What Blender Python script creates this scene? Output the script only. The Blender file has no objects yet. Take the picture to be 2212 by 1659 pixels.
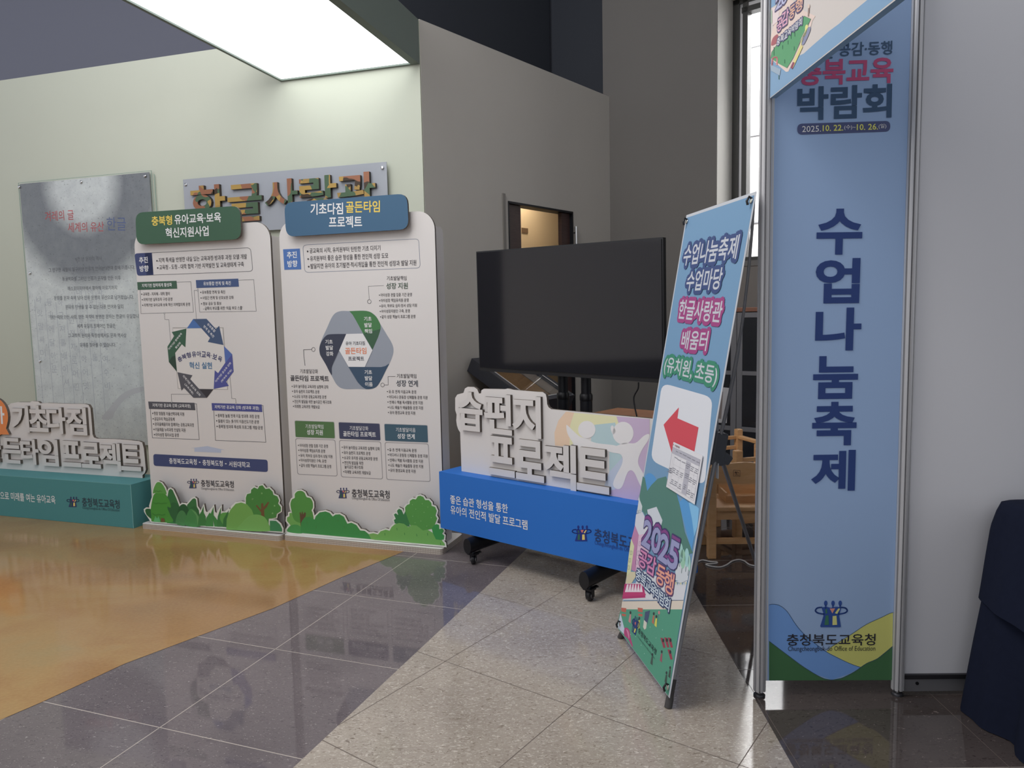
import bpy, math, random
from math import sin, cos, pi, radians, hypot
from mathutils import Vector, Matrix
from mathutils.geometry import tessellate_polygon
random.seed(7)
S = bpy.context.scene
COL = S.collection

# ------------------------------------------------------------------ camera
HC = 1.42
FPX = 1569.4
PITCH, ROLL = radians(5.388), radians(-1.194)
_up0 = Vector((0, sin(PITCH), cos(PITCH))); _rt0 = Vector((1, 0, 0))
FW = Vector((0, cos(PITCH), -sin(PITCH)))
RT = _rt0 * cos(ROLL) + _up0 * sin(ROLL)
UP = _up0 * cos(ROLL) - _rt0 * sin(ROLL)
CAMP = Vector((0, 0, HC))
cd = bpy.data.cameras.new('camera'); cd.sensor_width = 36; cd.lens = FPX * 36 / 2212
cd.clip_start = .05; cd.clip_end = 100
cam = bpy.data.objects.new('camera', cd); COL.objects.link(cam)
cam.matrix_world = Matrix(((RT.x, UP.x, -FW.x, 0), (RT.y, UP.y, -FW.y, 0), (RT.z, UP.z, -FW.z, HC), (0, 0, 0, 1)))
S.camera = cam

# ------------------------------------------------------------------ world, lamps, exposure
S.view_settings.view_transform = 'Standard'; S.view_settings.look = 'None'
S.view_settings.exposure = 0.3; S.view_settings.gamma = 1.0; S.view_settings.use_curve_mapping = False
w = bpy.data.worlds.new('hall_daylight'); S.world = w; w.use_nodes = True
bg = w.node_tree.nodes['Background']; bg.inputs[0].default_value = (.93, .95, 1.0, 1); bg.inputs[1].default_value = .56

def area(name, loc, target, sx, sy, power, col=(1, 1, 1)):
    l = bpy.data.lights.new(name, 'AREA'); l.shape = 'RECTANGLE'; l.size = sx; l.size_y = sy; l.energy = power; l.color = col
    o = bpy.data.objects.new(name, l); COL.objects.link(o); o.location = loc
    o.rotation_euler = (Vector(target) - Vector(loc)).to_track_quat('-Z', 'Y').to_euler()
    return o
area('hall_ceiling_lamp', (-1.9, 2.2, 4.8), (-1.1, 4.9, .8), 2.4, 1.6, 95, (1, .97, .95))
area('hall_side_lamp', (-4.2, .6, 4.2), (.4, 3.4, .9), 2.0, 2.0, 24, (1, .97, .95))
area('added_ceiling_fill', (-3.0, 3.0, 4.6), (-3.5, 5.0, 6.2), 3.0, 3.0, 60, (.9, .93, 1.0))  # added upward fill that brightens the ceiling; stands for no known fitting
area('outdoor_daylight', (3.3, 7.9, 7.4), (4.6, 9.7, 3.2), 3.0, 2.0, 1600)
area('corridor_lamp', (.272, 7.385, 2.78), (.272, 7.385, 0),   .3, .3, 4.2, (1, .86, .68))

# ------------------------------------------------------------------ materials
def lin(c):
    c /= 255.
    return c / 12.92 if c <= .04045 else ((c + .055) / 1.055) ** 2.4
def newmat(name):
    m = bpy.data.materials.new(name); m.use_nodes = True
    return m, m.node_tree, m.node_tree.nodes['Principled BSDF']
def mat(name, rgb, rough=.6, metal=0., spec=.5, noise=0., nscale=30, bump=0., bscale=200, coat=0.):
    """rgb in sRGB 0-255"""
    m, nt, b = newmat(name)
    col = tuple(lin(v) for v in rgb) + (1,)
    b.inputs['Base Color'].default_value = col; b.inputs['Roughness'].default_value = rough
    b.inputs['Metallic'].default_value = metal; b.inputs['Specular IOR Level'].default_value = spec
    b.inputs['Coat Weight'].default_value = coat
    N, L = nt.nodes.new, nt.links.new
    if noise or bump:
        tc = N('ShaderNodeTexCoord')
    if noise:
        t = N('ShaderNodeTexNoise'); t.inputs['Scale'].default_value = nscale; t.inputs['Detail'].default_value = 4
        L(tc.outputs['Object'], t.inputs['Vector'])
        mx = N('ShaderNodeMix'); mx.data_type = 'RGBA'
        mx.inputs[6].default_value = tuple(v * (1 - noise) for v in col[:3]) + (1,)
        mx.inputs[7].default_value = tuple(min(1, v * (1 + noise)) for v in col[:3]) + (1,)
        L(t.outputs['Fac'], mx.inputs[0]); L(mx.outputs[2], b.inputs['Base Color'])
    if bump:
        t2 = N('ShaderNodeTexNoise'); t2.inputs['Scale'].default_value = bscale; t2.inputs['Detail'].default_value = 3
        L(tc.outputs['Object'], t2.inputs['Vector'])
        bp = N('ShaderNodeBump'); bp.inputs['Strength'].default_value = bump; bp.inputs['Distance'].default_value = .004
        L(t2.outputs['Fac'], bp.inputs['Height']); L(bp.outputs[0], b.inputs['Normal'])
    return m
_ink = {}
def ink(r, g, b, w=200, rough=.55):
    """a printed colour: the colour read off the photo, divided by how bright white paper reads there"""
    k = (r, g, b, w, rough)
    if k not in _ink:
        m, nt, bs = newmat('ink')
        q = .80 / lin(w)
        bs.inputs['Base Color'].default_value = tuple(min(.9, lin(v) * q) for v in (r, g, b)) + (1,)
        bs.inputs['Roughness'].default_value = rough; bs.inputs['Specular IOR Level'].default_value = .25
        _ink[k] = m
    return _ink[k]
def emit(name, rgb, s):
    m, nt, b = newmat(name)
    b.inputs['Emission Color'].default_value = rgb + (1,); b.inputs['Emission Strength'].default_value = s
    b.inputs['Base Color'].default_value = (.8, .8, .8, 1)
    return m
def ramp(nt, fac, stops):
    r = nt.nodes.new('ShaderNodeValToRGB'); e = r.color_ramp.elements
    while len(e) < len(stops): e.new(.5)
    for q, (p, c) in zip(e, stops):
        q.position = p; q.color = tuple(lin(v) for v in c) + (1,)
    nt.links.new(fac, r.inputs[0]); return r.outputs[0]
def noise(nt, vec, scale, detail=4, rough=.5, dist=0.):
    t = nt.nodes.new('ShaderNodeTexNoise'); t.inputs['Scale'].default_value = scale; t.inputs['Detail'].default_value = detail
    t.inputs['Roughness'].default_value = rough; t.inputs['Distortion'].default_value = dist
    nt.links.new(vec, t.inputs['Vector']); return t.outputs['Fac']
def mapped(nt, scale=(1, 1, 1), rot=(0, 0, 0)):
    tc = nt.nodes.new('ShaderNodeTexCoord'); mp = nt.nodes.new('ShaderNodeMapping')
    mp.inputs['Scale'].default_value = scale; mp.inputs['Rotation'].default_value = rot
    nt.links.new(tc.outputs['Object'], mp.inputs[0]); return mp.outputs[0]
def mixc(nt, fac, a, b, mode='MIX'):
    mx = nt.nodes.new('ShaderNodeMix'); mx.data_type = 'RGBA'; mx.blend_type = mode
    for i, v in ((0, fac), (6, a), (7, b)):
        if isinstance(v, (int, float)): mx.inputs[i].default_value = v
        elif isinstance(v, tuple): mx.inputs[i].default_value = tuple(lin(q) for q in v) + (1,)
        else: nt.links.new(v, mx.inputs[i])
    return mx.outputs[2]

def fleck_tile(name, base, dark, fleck, rough, ang, blotch, fs=60, cut=(.66, .72)):
    m, nt, b = newmat(name)
    v = mapped(nt, rot=(0, 0, -radians(ang)))
    c0 = ramp(nt, noise(nt, v, 2.2, 5), [(.3, dark), (.7, base)])
    v2 = mapped(nt, (1, 2.3, 1), (0, 0, -radians(ang + 25)))
    f = noise(nt, v2, fs, 2, .6, 1.5)
    r = nt.nodes.new('ShaderNodeValToRGB'); r.color_ramp.elements[0].position = cut[0]; r.color_ramp.elements[1].position = cut[1]
    nt.links.new(f, r.inputs[0])
    c1 = mixc(nt, r.outputs[0], c0, fleck)
    r2 = nt.nodes.new('ShaderNodeValToRGB'); r2.color_ramp.elements[0].position = .34; r2.color_ramp.elements[0].color = (1, 1, 1, 1); r2.color_ramp.elements[1].position = .42; r2.color_ramp.elements[1].color = (0, 0, 0, 1)
    nt.links.new(noise(nt, v2, fs * .6, 3, .6, 2.0), r2.inputs[0])
    c2 = mixc(nt, r2.outputs[0], c1, blotch)
    nt.links.new(c2, b.inputs['Base Color'])
    b.inputs['Roughness'].default_value = rough; b.inputs['Specular IOR Level'].default_value = .55
    return m
def gold_floor():
    m, nt, b = newmat('epoxy_gold')
    v = mapped(nt, (1, 1.6, 1), (0, 0, radians(-30)))
    c = ramp(nt, noise(nt, v, 1.1, 5, .55, .8), [(.3, (140, 104, 66)), (.45, (158, 116, 72)), (.55, (166, 130, 82)), (.68, (156, 134, 92))])
    c = mixc(nt, noise(nt, v, 60, 3), c, mixc(nt, .5, c, (200, 165, 110)))
    nt.links.new(c, b.inputs['Base Color']); b.inputs['Roughness'].default_value = .10; b.inputs['Specular IOR Level'].default_value = .5
    return m
def wood(name, a, b_, scale=8, rough=.45):
    m, nt, b = newmat(name)
    v = mapped(nt, (1, 1, 6))
    c = ramp(nt, noise(nt, v, scale, 4, .6, .6), [(.3, a), (.7, b_)])
    nt.links.new(c, b.inputs['Base Color']); b.inputs['Roughness'].default_value = rough
    return m
def stripes(name, a, b_, sx, sz, rough=.8):
    """cut edge of corrugated board: fine ticks"""
    m, nt, b = newmat(name)
    t = nt.nodes.new('ShaderNodeTexBrick'); t.inputs['Scale'].default_value = 1
    t.inputs['Brick Width'].default_value = sx; t.inputs['Row Height'].default_value = sz; t.inputs['Mortar Size'].default_value = min(sx, sz) * .22
    t.offset = .0
    tc = nt.nodes.new('ShaderNodeTexCoord'); sp = nt.nodes.new('ShaderNodeSeparateXYZ'); cb = nt.nodes.new('ShaderNodeCombineXYZ')
    ad = nt.nodes.new('ShaderNodeMath'); nt.links.new(tc.outputs['Object'], sp.inputs[0])
    nt.links.new(sp.outputs[0], ad.inputs[0]); nt.links.new(sp.outputs[1], ad.inputs[1])
    nt.links.new(ad.outputs[0], cb.inputs[0]); nt.links.new(sp.outputs[2], cb.inputs[1])
    nt.links.new(cb.outputs[0], t.inputs['Vector'])
    for i, c in (('Color1', a), ('Color2', a), ('Mortar', b_)):
        t.inputs[i].default_value = tuple(lin(q) for q in c) + (1,)
    nt.links.new(t.outputs['Color'], b.inputs['Base Color']); b.inputs['Roughness'].default_value = rough
    return m
def glass(name, col=(1, 1, 1), rough=0.02, alpha=.25):
    """thin clear pane: mostly see-through with a reflective surface"""
    m, nt, b = newmat(name)
    N, L = nt.nodes.new, nt.links.new
    tr = N('ShaderNodeBsdfTransparent'); tr.inputs[0].default_value = col + (1,)
    gl = N('ShaderNodeBsdfGlossy'); gl.inputs['Roughness'].default_value = rough
    lw = N('ShaderNodeLayerWeight'); pw = N('ShaderNodeMath'); pw.operation = 'POWER'; pw.inputs[1].default_value = 4; L(lw.outputs['Facing'], pw.inputs[0])
    fr = N('ShaderNodeMath'); fr.operation = 'MULTIPLY_ADD'; fr.inputs[1].default_value = .5; fr.inputs[2].default_value = .03; L(pw.outputs[0], fr.inputs[0])
    mx = N('ShaderNodeMixShader'); L(fr.outputs[0], mx.inputs[0]); L(tr.outputs[0], mx.inputs[1]); L(gl.outputs[0], mx.inputs[2])
    L(mx.outputs[0], nt.nodes['Material Output'].inputs[0]); return m

WHITE = mat('white_board', (232, 228, 225), .6)
CORR = stripes('corrugated_cut', (138, 128, 118), (72, 64, 58), .006, .006)
CORRW = stripes('corrugated_white', (226, 218, 208), (168, 155, 142), .011, .011)
STEEL = mat('brushed_aluminium', (205, 205, 207), .4, .3)
STEELD = mat('dark_aluminium', (70, 70, 74), .4, .6)
CHROME = mat('chrome', (215, 215, 215), .12, 1.)
BLACKM = mat('black_metal', (28, 29, 34), .45, .3)
BLACKP = mat('black_plastic', (24, 24, 27), .35)
RUBBER = mat('grey_rubber', (70, 68, 68), .7)
GREYP = mat('grey_plastic', (95, 98, 102), .5)

# ------------------------------------------------------------------ geometry helpers
class MB:
    def __init__(s): s.v = []; s.f = []; s.m = []; s.mats = []; s.sm = []
    def mi(s, m):
        if m not in s.mats: s.mats.append(m)
        return s.mats.index(m)
    def add(s, vs, fs, m, smooth=False):
        o = len(s.v); s.v += [tuple(v) for v in vs]; k = s.mi(m)
        for f in fs: s.f.append(tuple(i + o for i in f)); s.m.append(k); s.sm.append(smooth)
    def poly(s, pts, y, m, plane='xz'):
        tri = tessellate_polygon([[Vector((p[0], p[1], 0)) for p in pts]])
        vs = [(p[0], y, p[1]) if plane == 'xz' else (p[0], p[1], y) for p in pts]
        fs = []
        for a, b, c in tri:
            A, B, Cc = pts[a], pts[b], pts[c]
            sg = (B[0] - A[0]) * (Cc[1] - A[1]) - (B[1] - A[1]) * (Cc[0] - A[0])
            fs.append((a, b, c) if sg > 0 else (a, c, b))
        s.add(vs, fs, m)
    def prism(s, pts, y0, y1, mf, ms=None, mb=None):
        """outline in local x,z pushed from y0 (front) to y1 (back)"""
        ms = ms or mf
        ar = sum(pts[i - 1][0] * pts[i][1] - pts[i][0] * pts[i - 1][1] for i in range(len(pts)))
        if ar < 0: pts = pts[::-1]
        s.poly(pts, y0, mf)
        n = len(pts); o = len(s.v)
        s.poly(pts, y1, mb or ms)
        k = len(s.f)
        # flip back faces
        for i in range(len(s.f) - 1, -1, -1):
            if min(s.f[i]) < o: break
            s.f[i] = s.f[i][::-1]
        vs = [(p[0], y0, p[1]) for p in pts] + [(p[0], y1, p[1]) for p in pts]
        s.add(vs, [(i, n + i, n + (i + 1) % n, (i + 1) % n) for i in range(n)], ms)
    def zprism(s, pts, z0, z1, mt, ms=None):
        """outline in x,y raised from z0 to z1"""
        ms = ms or mt
        ar = sum(pts[i - 1][0] * pts[i][1] - pts[i][0] * pts[i - 1][1] for i in range(len(pts)))
        if ar < 0: pts = pts[::-1]
        s.poly(pts, z1, mt, 'xy'); o = len(s.v); s.poly(pts, z0, ms, 'xy')
        for i in range(len(s.f) - 1, -1, -1):
            if min(s.f[i]) < o: break
            s.f[i] = s.f[i][::-1]
        n = len(pts)
        vs = [(p[0], p[1], z0) for p in pts] + [(p[0], p[1], z1) for p in pts]
        s.add(vs, [(i, (i + 1) % n, n + (i + 1) % n, n + i) for i in range(n)], ms)
    def box(s, x0, x1, y0, y1, z0, z1, m):
        vs = [(x, y, z) for z in (z0, z1) for y in (y0, y1) for x in (x0, x1)]
        s.add(vs, [(0, 2, 3, 1), (4, 5, 7, 6), (0, 1, 5, 4), (2, 6, 7, 3), (0, 4, 6, 2), (1, 3, 7, 5)], m)
    def tube(s, path, r, m, n=12, caps=True, rr=None):
        P = [Vector(p) for p in path]; vs = []; fs = []
        for i, p in enumerate(P):
            d = (P[min(i + 1, len(P) - 1)] - P[max(i - 1, 0)]).normalized()
            a = d.orthogonal().normalized() if i == 0 else (pa - d * pa.dot(d)).normalized()
            pa = a; b = d.cross(a); q = rr[i] if rr else r
            for k in range(n):
                t = 2 * pi * k / n; vs.append(p + a * (q * cos(t)) + b * (q * sin(t)))
        for i in range(len(P) - 1):
            for k in range(n):
                fs.append((i * n + k, i * n + (k + 1) % n, (i + 1) * n + (k + 1) % n, (i + 1) * n + k))
        s.add(vs, fs, m, True)
        if caps:
            s.add(vs[:n], [tuple(range(n))[::-1]], m); s.add(vs[-n:], [tuple(range(n))], m)
    def bar(s, a, b, wx, wy, m, up=(0, 0, 1)):
        """square bar from a to b"""
        a, b = Vector(a), Vector(b); d = (b - a).normalized()
        u = Vector(up); x = d.cross(u)
        if x.length < .01: x = Vector((1, 0, 0))
        x.normalize(); y = x.cross(d)
        vs = [p + x * (i * wx / 2) + y * (j * wy / 2) for p in (a, b) for i, j in ((-1, -1), (1, -1), (1, 1), (-1, 1))]
        s.add(vs, [(0, 3, 2, 1), (4, 5, 6, 7), (0, 1, 5, 4), (1, 2, 6, 5), (2, 3, 7, 6), (3, 0, 4, 7)], m)
    def lathe(s, prof, m, c=(0, 0, 0), n=20, ax=None):
        """profile (r, h) turned about an axis"""
        ax = Vector(ax or (0, 0, 1)).normalized(); a = ax.orthogonal().normalized(); b = ax.cross(a); c = Vector(c)
        vs = [c + ax * h + a * (r * cos(2 * pi * k / n)) + b * (r * sin(2 * pi * k / n)) for r, h in prof for k in range(n)]
        fs = [(i * n + k, i * n + (k + 1) % n, (i + 1) * n + (k + 1) % n, (i + 1) * n + k) for i in range(len(prof) - 1) for k in range(n)]
        s.add(vs, fs, m, True)
        s.add(vs[:n], [tuple(range(n))[::-1]], m); s.add(vs[-n:], [tuple(range(n))], m)
    def mesh(s, name):
        me = bpy.data.meshes.new(name); me.from_pydata(s.v, [], s.f)
        for m in s.mats: me.materials.append(m)
        me.polygons.foreach_set('material_index', s.m); me.polygons.foreach_set('use_smooth', s.sm); me.update()
        return me
    def obj(s, name, parent=None, bevel=0, loc=None):
        o = bpy.data.objects.new(name, s.mesh(name)); COL.objects.link(o)
        if parent: o.parent = parent
        if loc: o.location = loc
        if bevel:
            md = o.modifiers.new('b', 'BEVEL'); md.width = bevel; md.segments = 2; md.limit_method = 'ANGLE'
        return o

_glyph = {}
def glyphs(txt, bold, depth=0., res=2):
    k = (txt, bold, depth, res)
    if k not in _glyph:
        cu = bpy.data.curves.new('t', 'FONT'); cu.body = txt; cu.offset = bold; cu.resolution_u = res; cu.extrude = depth
        cu.fill_mode = 'BOTH' if depth else 'FRONT'
        ob = bpy.data.objects.new('t', cu); me = ob.to_mesh()
        vs = [tuple(v.co) for v in me.vertices]; fs = [tuple(p.vertices) for p in me.polygons]
        ob.to_mesh_clear(); bpy.data.objects.remove(ob); bpy.data.curves.remove(cu)
        x0 = min(v[0] for v in vs); x1 = max(v[0] for v in vs); y0 = min(v[1] for v in vs); y1 = max(v[1] for v in vs)
        _glyph[k] = ([((v[0] - x0) / (x1 - x0) - .5, (v[1] - y0) / (y1 - y0) - .5, v[2]) for v in vs], fs)
    return _glyph[k]

def smooth(pts, k=6, closed=True):
    n = len(pts); out = []
    for i in range(n if closed else n - 1):
        p0, p1, p2, p3 = (pts[(i + j) % n] if closed else pts[min(max(i + j, 0), n - 1)] for j in (-1, 0, 1, 2))
        for j in range(k):
            t = j / k
            out.append(tuple(.5 * (2 * p1[a] + (p2[a] - p0[a]) * t + (2 * p0[a] - 5 * p1[a] + 4 * p2[a] - p3[a]) * t * t + (3 * p1[a] - p0[a] - 3 * p2[a] + p3[a]) * t ** 3) for a in (0, 1)))
    if not closed: out.append(pts[-1])
    return out
def ell(cx, cy, rx, ry, n=28, a0=0, a1=360):
    full = abs(a1 - a0) >= 360
    return [(cx + rx * cos(radians(a0 + (a1 - a0) * i / (n if full else n - 1))), cy + ry * sin(radians(a0 + (a1 - a0) * i / (n if full else n - 1)))) for i in range(n)]
def rrect(x0, x1, z0, z1, r, n=7):
    out = []
    for cx, cz, a in ((x1 - r, z1 - r, 0), (x0 + r, z1 - r, 90), (x0 + r, z0 + r, 180), (x1 - r, z0 + r, 270)):
        out += [(cx + r * cos(radians(a + 90 * i / (n - 1))), cz + r * sin(radians(a + 90 * i / (n - 1)))) for i in range(n)]
    return out
def rquad(q, r, n=6):
    """quad with rounded corners, radius r in the same units"""
    out = []
    for i in range(4):
        p, a, b = Vector(q[i]), Vector(q[i - 1]), Vector(q[(i + 1) % 4])
        s_, e = p + (a - p).normalized() * r, p + (b - p).normalized() * r
        for j in range(n):
            t = j / (n - 1); out.append(tuple(s_ * (1 - t) ** 2 + p * (2 * t * (1 - t)) + e * t * t))
    return out
def offset(pts, d):
    n = len(pts); ar = sum(pts[i - 1][0] * pts[i][1] - pts[i][0] * pts[i - 1][1] for i in range(n)); sg = 1 if ar > 0 else -1
    out = []
    for i in range(n):
        a, p, b = Vector(pts[i - 1]), Vector(pts[i]), Vector(pts[(i + 1) % n])
        e1, e2 = (p - a), (b - p)
        if e1.length < 1e-9 or e2.length < 1e-9: out.append(tuple(p)); continue
        n1 = Vector((e1.y, -e1.x)).normalized(); n2 = Vector((e2.y, -e2.x)).normalized()
        m = n1 + n2
        m = m.normalized() if m.length > .1 else n1
        k = 1 / max(.55, m.dot(n1)); out.append(tuple(p + m * (d * sg * k)))
    return out

class Pl:
    """a real plane in the room: local x to the right along it, local y away from the viewer, local z up"""
    def __init__(s, o, ang, lean=0.):
        s.o = Vector(o); s.ang = radians(ang); s.lean = radians(lean)
        s.R = Matrix.Rotation(s.ang, 3, 'Z') @ Matrix.Rotation(-s.lean, 3, 'X'); s.Ri = s.R.transposed()
        s.c = s.Ri @ (CAMP - s.o)
    def at(s, x, y, yo=0.):
        d = s.Ri @ (RT * ((x - 1106) / FPX) - UP * ((y - 829.5) / FPX) + FW)
        t = (yo - s.c.y) / d.y; p = s.c + d * t
        return (p.x, p.z)
    def world(s, x, y, z): return s.o + s.R @ Vector((x, y, z))
    def place(s, ob): ob.location = s.o; ob.rotation_euler = (-s.lean, 0, s.ang); return ob
def onfloor(x, y, z=0.):
    d = RT * ((x - 1106) / FPX) - UP * ((y - 829.5) / FPX) + FW
    t = (z - HC) / d.z; return CAMP + d * t

class Art:
    """prints on the face at local y = face of a plane; points are read off the photo and put onto that plane"""
    def __init__(s, mb, pl, face, W=200):
        s.mb, s.pl, s.face, s.W = mb, pl, face, W; s.z = (0, 0, 1); s.xmin = -99.
    def Z(s, ox, oy, k): s.z = (ox, oy, k); return s
    def P(s, p):
        q = s.pl.at(s.z[0] + p[0] * s.z[2], s.z[1] + p[1] * s.z[2], s.face)
        return (max(q[0], s.xmin), q[1])
    def Ps(s, pts): return [s.P(p) for p in pts]
    def y(s, l): return s.face - .0005 * l
    def c(s, m): return ink(*m, s.W) if isinstance(m, tuple) else m
    def poly(s, pts, m, l=1): s.mb.poly(s.Ps(pts), s.y(l), s.c(m))
    def sm(s, pts, m, l=1, k=6): s.poly(smooth(pts, k), m, l)
    def ell(s, cx, cy, rx, ry, m, l=1, n=26): s.poly(ell(cx, cy, rx, ry, n), m, l)
    def rq(s, q, r, m, l=1): s.poly(rquad(q, r), m, l)
    def line(s, pts, w_, m, l=2, closed=False):
        """stroke of width w_ (photo units)"""
        P = [Vector(p) for p in pts]
        n = len(P); m = s.c(m)
        if closed: P = P + [P[0]]
        for a, b in zip(P[:-1], P[1:]):
            d = b - a
            if d.length < 1e-6: continue
            d.normalize(); q = Vector((-d.y, d.x)) * (w_ / 2); e = d * (w_ * .35)
            s.mb.poly(s.Ps([a - e + q, b + e + q, b + e - q, a - e - q]), s.y(l), m)
    def T(s, txt, a, b, h, m, bold=.008, l=3, res=2, halo=0, halom=None, shear=0.):
        """one line of writing: a and b are the photo points at the middle of its left and right ends, h its height there"""
        A, B = Vector(s.P(a)), Vector(s.P(b)); mid = ((a[0] + b[0]) / 2, (a[1] + b[1]) / 2)
        h1 = Vector(s.P((mid[0], mid[1] - h / 2))); h2 = Vector(s.P((mid[0], mid[1] + h / 2)))
        ex = B - A; L = ex.length; ex.normalize(); ez = Vector((-ex.y, ex.x)); hh = abs((h1 - h2).dot(ez)) if not shear else (h1 - h2).length
        C = (A + B) / 2; vs, fs = glyphs(txt, bold, 0, res)
        def put(dx, dz, mm, ll):
            s.mb.add([((C.x + ex.x * (v[0] * L) + ez.x * v[1] * hh + dx), s.y(ll), (C.y + ex.y * (v[0] * L) + ez.y * v[1] * hh + dz)) for v in vs], fs, s.c(mm))
        if halo:
            for i in range(12):
                put(halo * cos(i * pi / 6), halo * sin(i * pi / 6), halom, l - .02 * i - .3)
        put(0, 0, m, l)
    def bul(s, txt, a, b, h, m=(70, 66, 68), dot=None, r=None, bold=.006):
        """bullet line"""
        s.T(txt, a, b, h, m, bold)
        if dot: s.ell(dot[0], dot[1], r or h * .17, r or h * .17, m, 3, 10)

def thing(name, label, cat, pl=None, loc=None, rz=0, group=None):
    o = bpy.data.objects.new(name, None); COL.objects.link(o); o.empty_display_size = .1
    if pl: pl.place(o)
    elif loc: o.location = loc; o.rotation_euler = (0, 0, rz)
    return tag(o, label, cat, group)
def tag(o, label, cat, group=None):
    o['label'] = label; o['category'] = cat
    if group: o['group'] = group
    return o
def struct(o): o['kind'] = 'structure'; return o
def letter3d(txt, pl, quad, yf, yb, mf, ms, parent, bold=.03, name='letter', res=4):
    """a raised letter: quad = photo bounding box (x0, y0, x1, y1) of its face lying at local y = yf"""
    x0, y0, x1, y1 = quad
    A = pl.at(x0, (y0 + y1) / 2, yf); B = pl.at(x1, (y0 + y1) / 2, yf); T_ = pl.at((x0 + x1) / 2, y0, yf); D = pl.at((x0 + x1) / 2, y1, yf)
    vs, fs = glyphs(txt, bold, .1, res); mb = MB()
    cx, cz, W_, H_ = (A[0] + B[0]) / 2, (T_[1] + D[1]) / 2, B[0] - A[0], T_[1] - D[1]
    V = [(cx + v[0] * W_, (yf if v[2] > 0 else yb), cz + v[1] * H_) for v in vs]
    front, side = [], []
    for f in fs:
        zz = [vs[i][2] for i in f]
        (front if min(zz) == max(zz) and zz[0] > 0 else side).append(f)
    mb.add(V, front, mf); mb.add(V, side, ms)
    return mb.obj(name, parent)
EMBLEM_HEADS = [(-50, -68), (15, -70), (79, -68)]
def emblem(A, c, k, l=3, navy=(44, 52, 92)):
    """the office emblem: three figures with joined arms; c centre, k scale in photo units"""
    f = lambda pts: [(c[0] + (x - 645) * k, c[1] + (y - 770) * k) for x, y in pts]
    for hx in (595, 660, 724):
        A.poly(f(ell(hx, 675, 16, 24, 14)), navy, l); A.poly(f([(hx - 7, 690), (hx + 7, 690), (hx + 5, 722), (hx - 9, 722)]), navy, l)
    for sgn in (-1, 1):
        ring = smooth([(645 + sgn * 85, 712), (645 + sgn * 125, 718), (645 + sgn * 142, 742), (645 + sgn * 120, 762), (645 + sgn * 62, 774)], 5, False)
        A.line(f(ring), 13 * k, navy, l)
    A.poly(f([(556, 712), (600, 706), (640, 716), (690, 706), (735, 712), (722, 760), (716, 790), (730, 884), (722, 890), (550, 890), (545, 880), (574, 790), (572, 760)]), navy, l)
    A.poly(f([(590, 728), (606, 728), (608, 765), (594, 768)]), (52, 96, 78), l + 1); A.poly(f([(594, 785), (618, 782), (622, 868), (582, 870)]), (52, 96, 78), l + 1)
    A.poly(f([(630, 722), (678, 720), (654, 766)]), (222, 120, 108), l + 1)
    A.poly(f([(676, 764), (706, 722), (724, 722), (697, 770)]), (226, 190, 112), l + 1); A.poly(f([(656, 790), (690, 786), (696, 868), (654, 870)]), (226, 190, 112), l + 1)

# ================================================================== the setting
GW = Pl((-1.902, 6.052, 0), -16.5)          # pale green wall
CORNER = GW.world(1.31, 0, 0)
GR = Pl(CORNER, 50.4)                       # grey wall running back from the corner
BK = Pl(GR.world(2.686, 0, 0), -39.6)       # back wall with the window
H = 1.42
TILE_D = fleck_tile('dark_tile', (124, 115, 117), (106, 98, 101), (182, 174, 172), .045, -19.9, (92, 85, 89), 75, (.655, .70))
TILE_L = fleck_tile('light_tile', (188, 177, 163), (162, 151, 139), (214, 206, 194), .11, -36.4, (138, 126, 113), 55, (.56, .66))
TILE_R = fleck_tile('dark_stone_tile', (92, 83, 80), (74, 67, 65), (150, 136, 130), .05, 0, (66, 58, 56), 55, (.68, .73))
GOLD = gold_floor()
GROUT = mat('grout', (196, 186, 176), .7); GROUTD = mat('grout_dark', (112, 100, 92), .7)
def hs(pts): return [(p[0] * H, p[1] * H) for p in pts]
def clipseg(p, d, poly):
    """part of the line p + t d inside a convex polygon"""
    t0, t1 = -30, 30
    ar = sum(poly[i - 1][0] * poly[i][1] - poly[i][0] * poly[i - 1][1] for i in range(len(poly)))
    for i in range(len(poly)):
        a, b = poly[i - 1], poly[i]
        if ar < 0: a, b = b, a
        n = (-(b[1] - a[1]), b[0] - a[0])
        num = n[0] * (a[0] - p[0]) + n[1] * (a[1] - p[1]); den = n[0] * d[0] + n[1] * d[1]
        if abs(den) < 1e-9:
            if num > 0: return None
            continue
        t = num / den
        if den > 0: t0 = max(t0, t)
        else: t1 = min(t1, t)
    return (t0, t1) if t1 > t0 else None
fl = MB()
fl.poly([(-9, -4), (9, -4), (9, 13), (-9, 13)], 0, TILE_D, 'xy')
def gridlines(poly, ang, c0, step, m, z, w_=.0035, rng=range(-14, 15)):
    a = radians(ang); d = (cos(a), sin(a)); n = (-sin(a), cos(a))
    for k in rng:
        c = (c0 + k * step); p = (n[0] * c, n[1] * c); q = clipseg(p, d, poly)
        if q:
            A = (p[0] + d[0] * q[0], p[1] + d[1] * q[0]); B = (p[0] + d[0] * q[1], p[1] + d[1] * q[1]); e = (n[0] * w_ / 2, n[1] * w_ / 2)
            fl.poly([(A[0] - e[0], A[1] - e[1]), (B[0] - e[0], B[1] - e[1]), (B[0] + e[0], B[1] + e[1]), (A[0] + e[0], A[1] + e[1])], z, m, 'xy')
L0, L1 = (-.03 * H, 2.83 * H), (-.51 * H, 1.54 * H)
ld = ((L1[0] - L0[0]) / (L1[1] - L0[1]))
lx = lambda y: L0[0] + (y - L0[1]) * ld
R0, R1 = (.64 * H, 2.56 * H), (.60 * H, 1.51 * H)
rx = lambda y: R0[0] + (y - R0[1]) * (R1[0] - R0[0]) / (R1[1] - R0[1])
apex = 6.4
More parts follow.
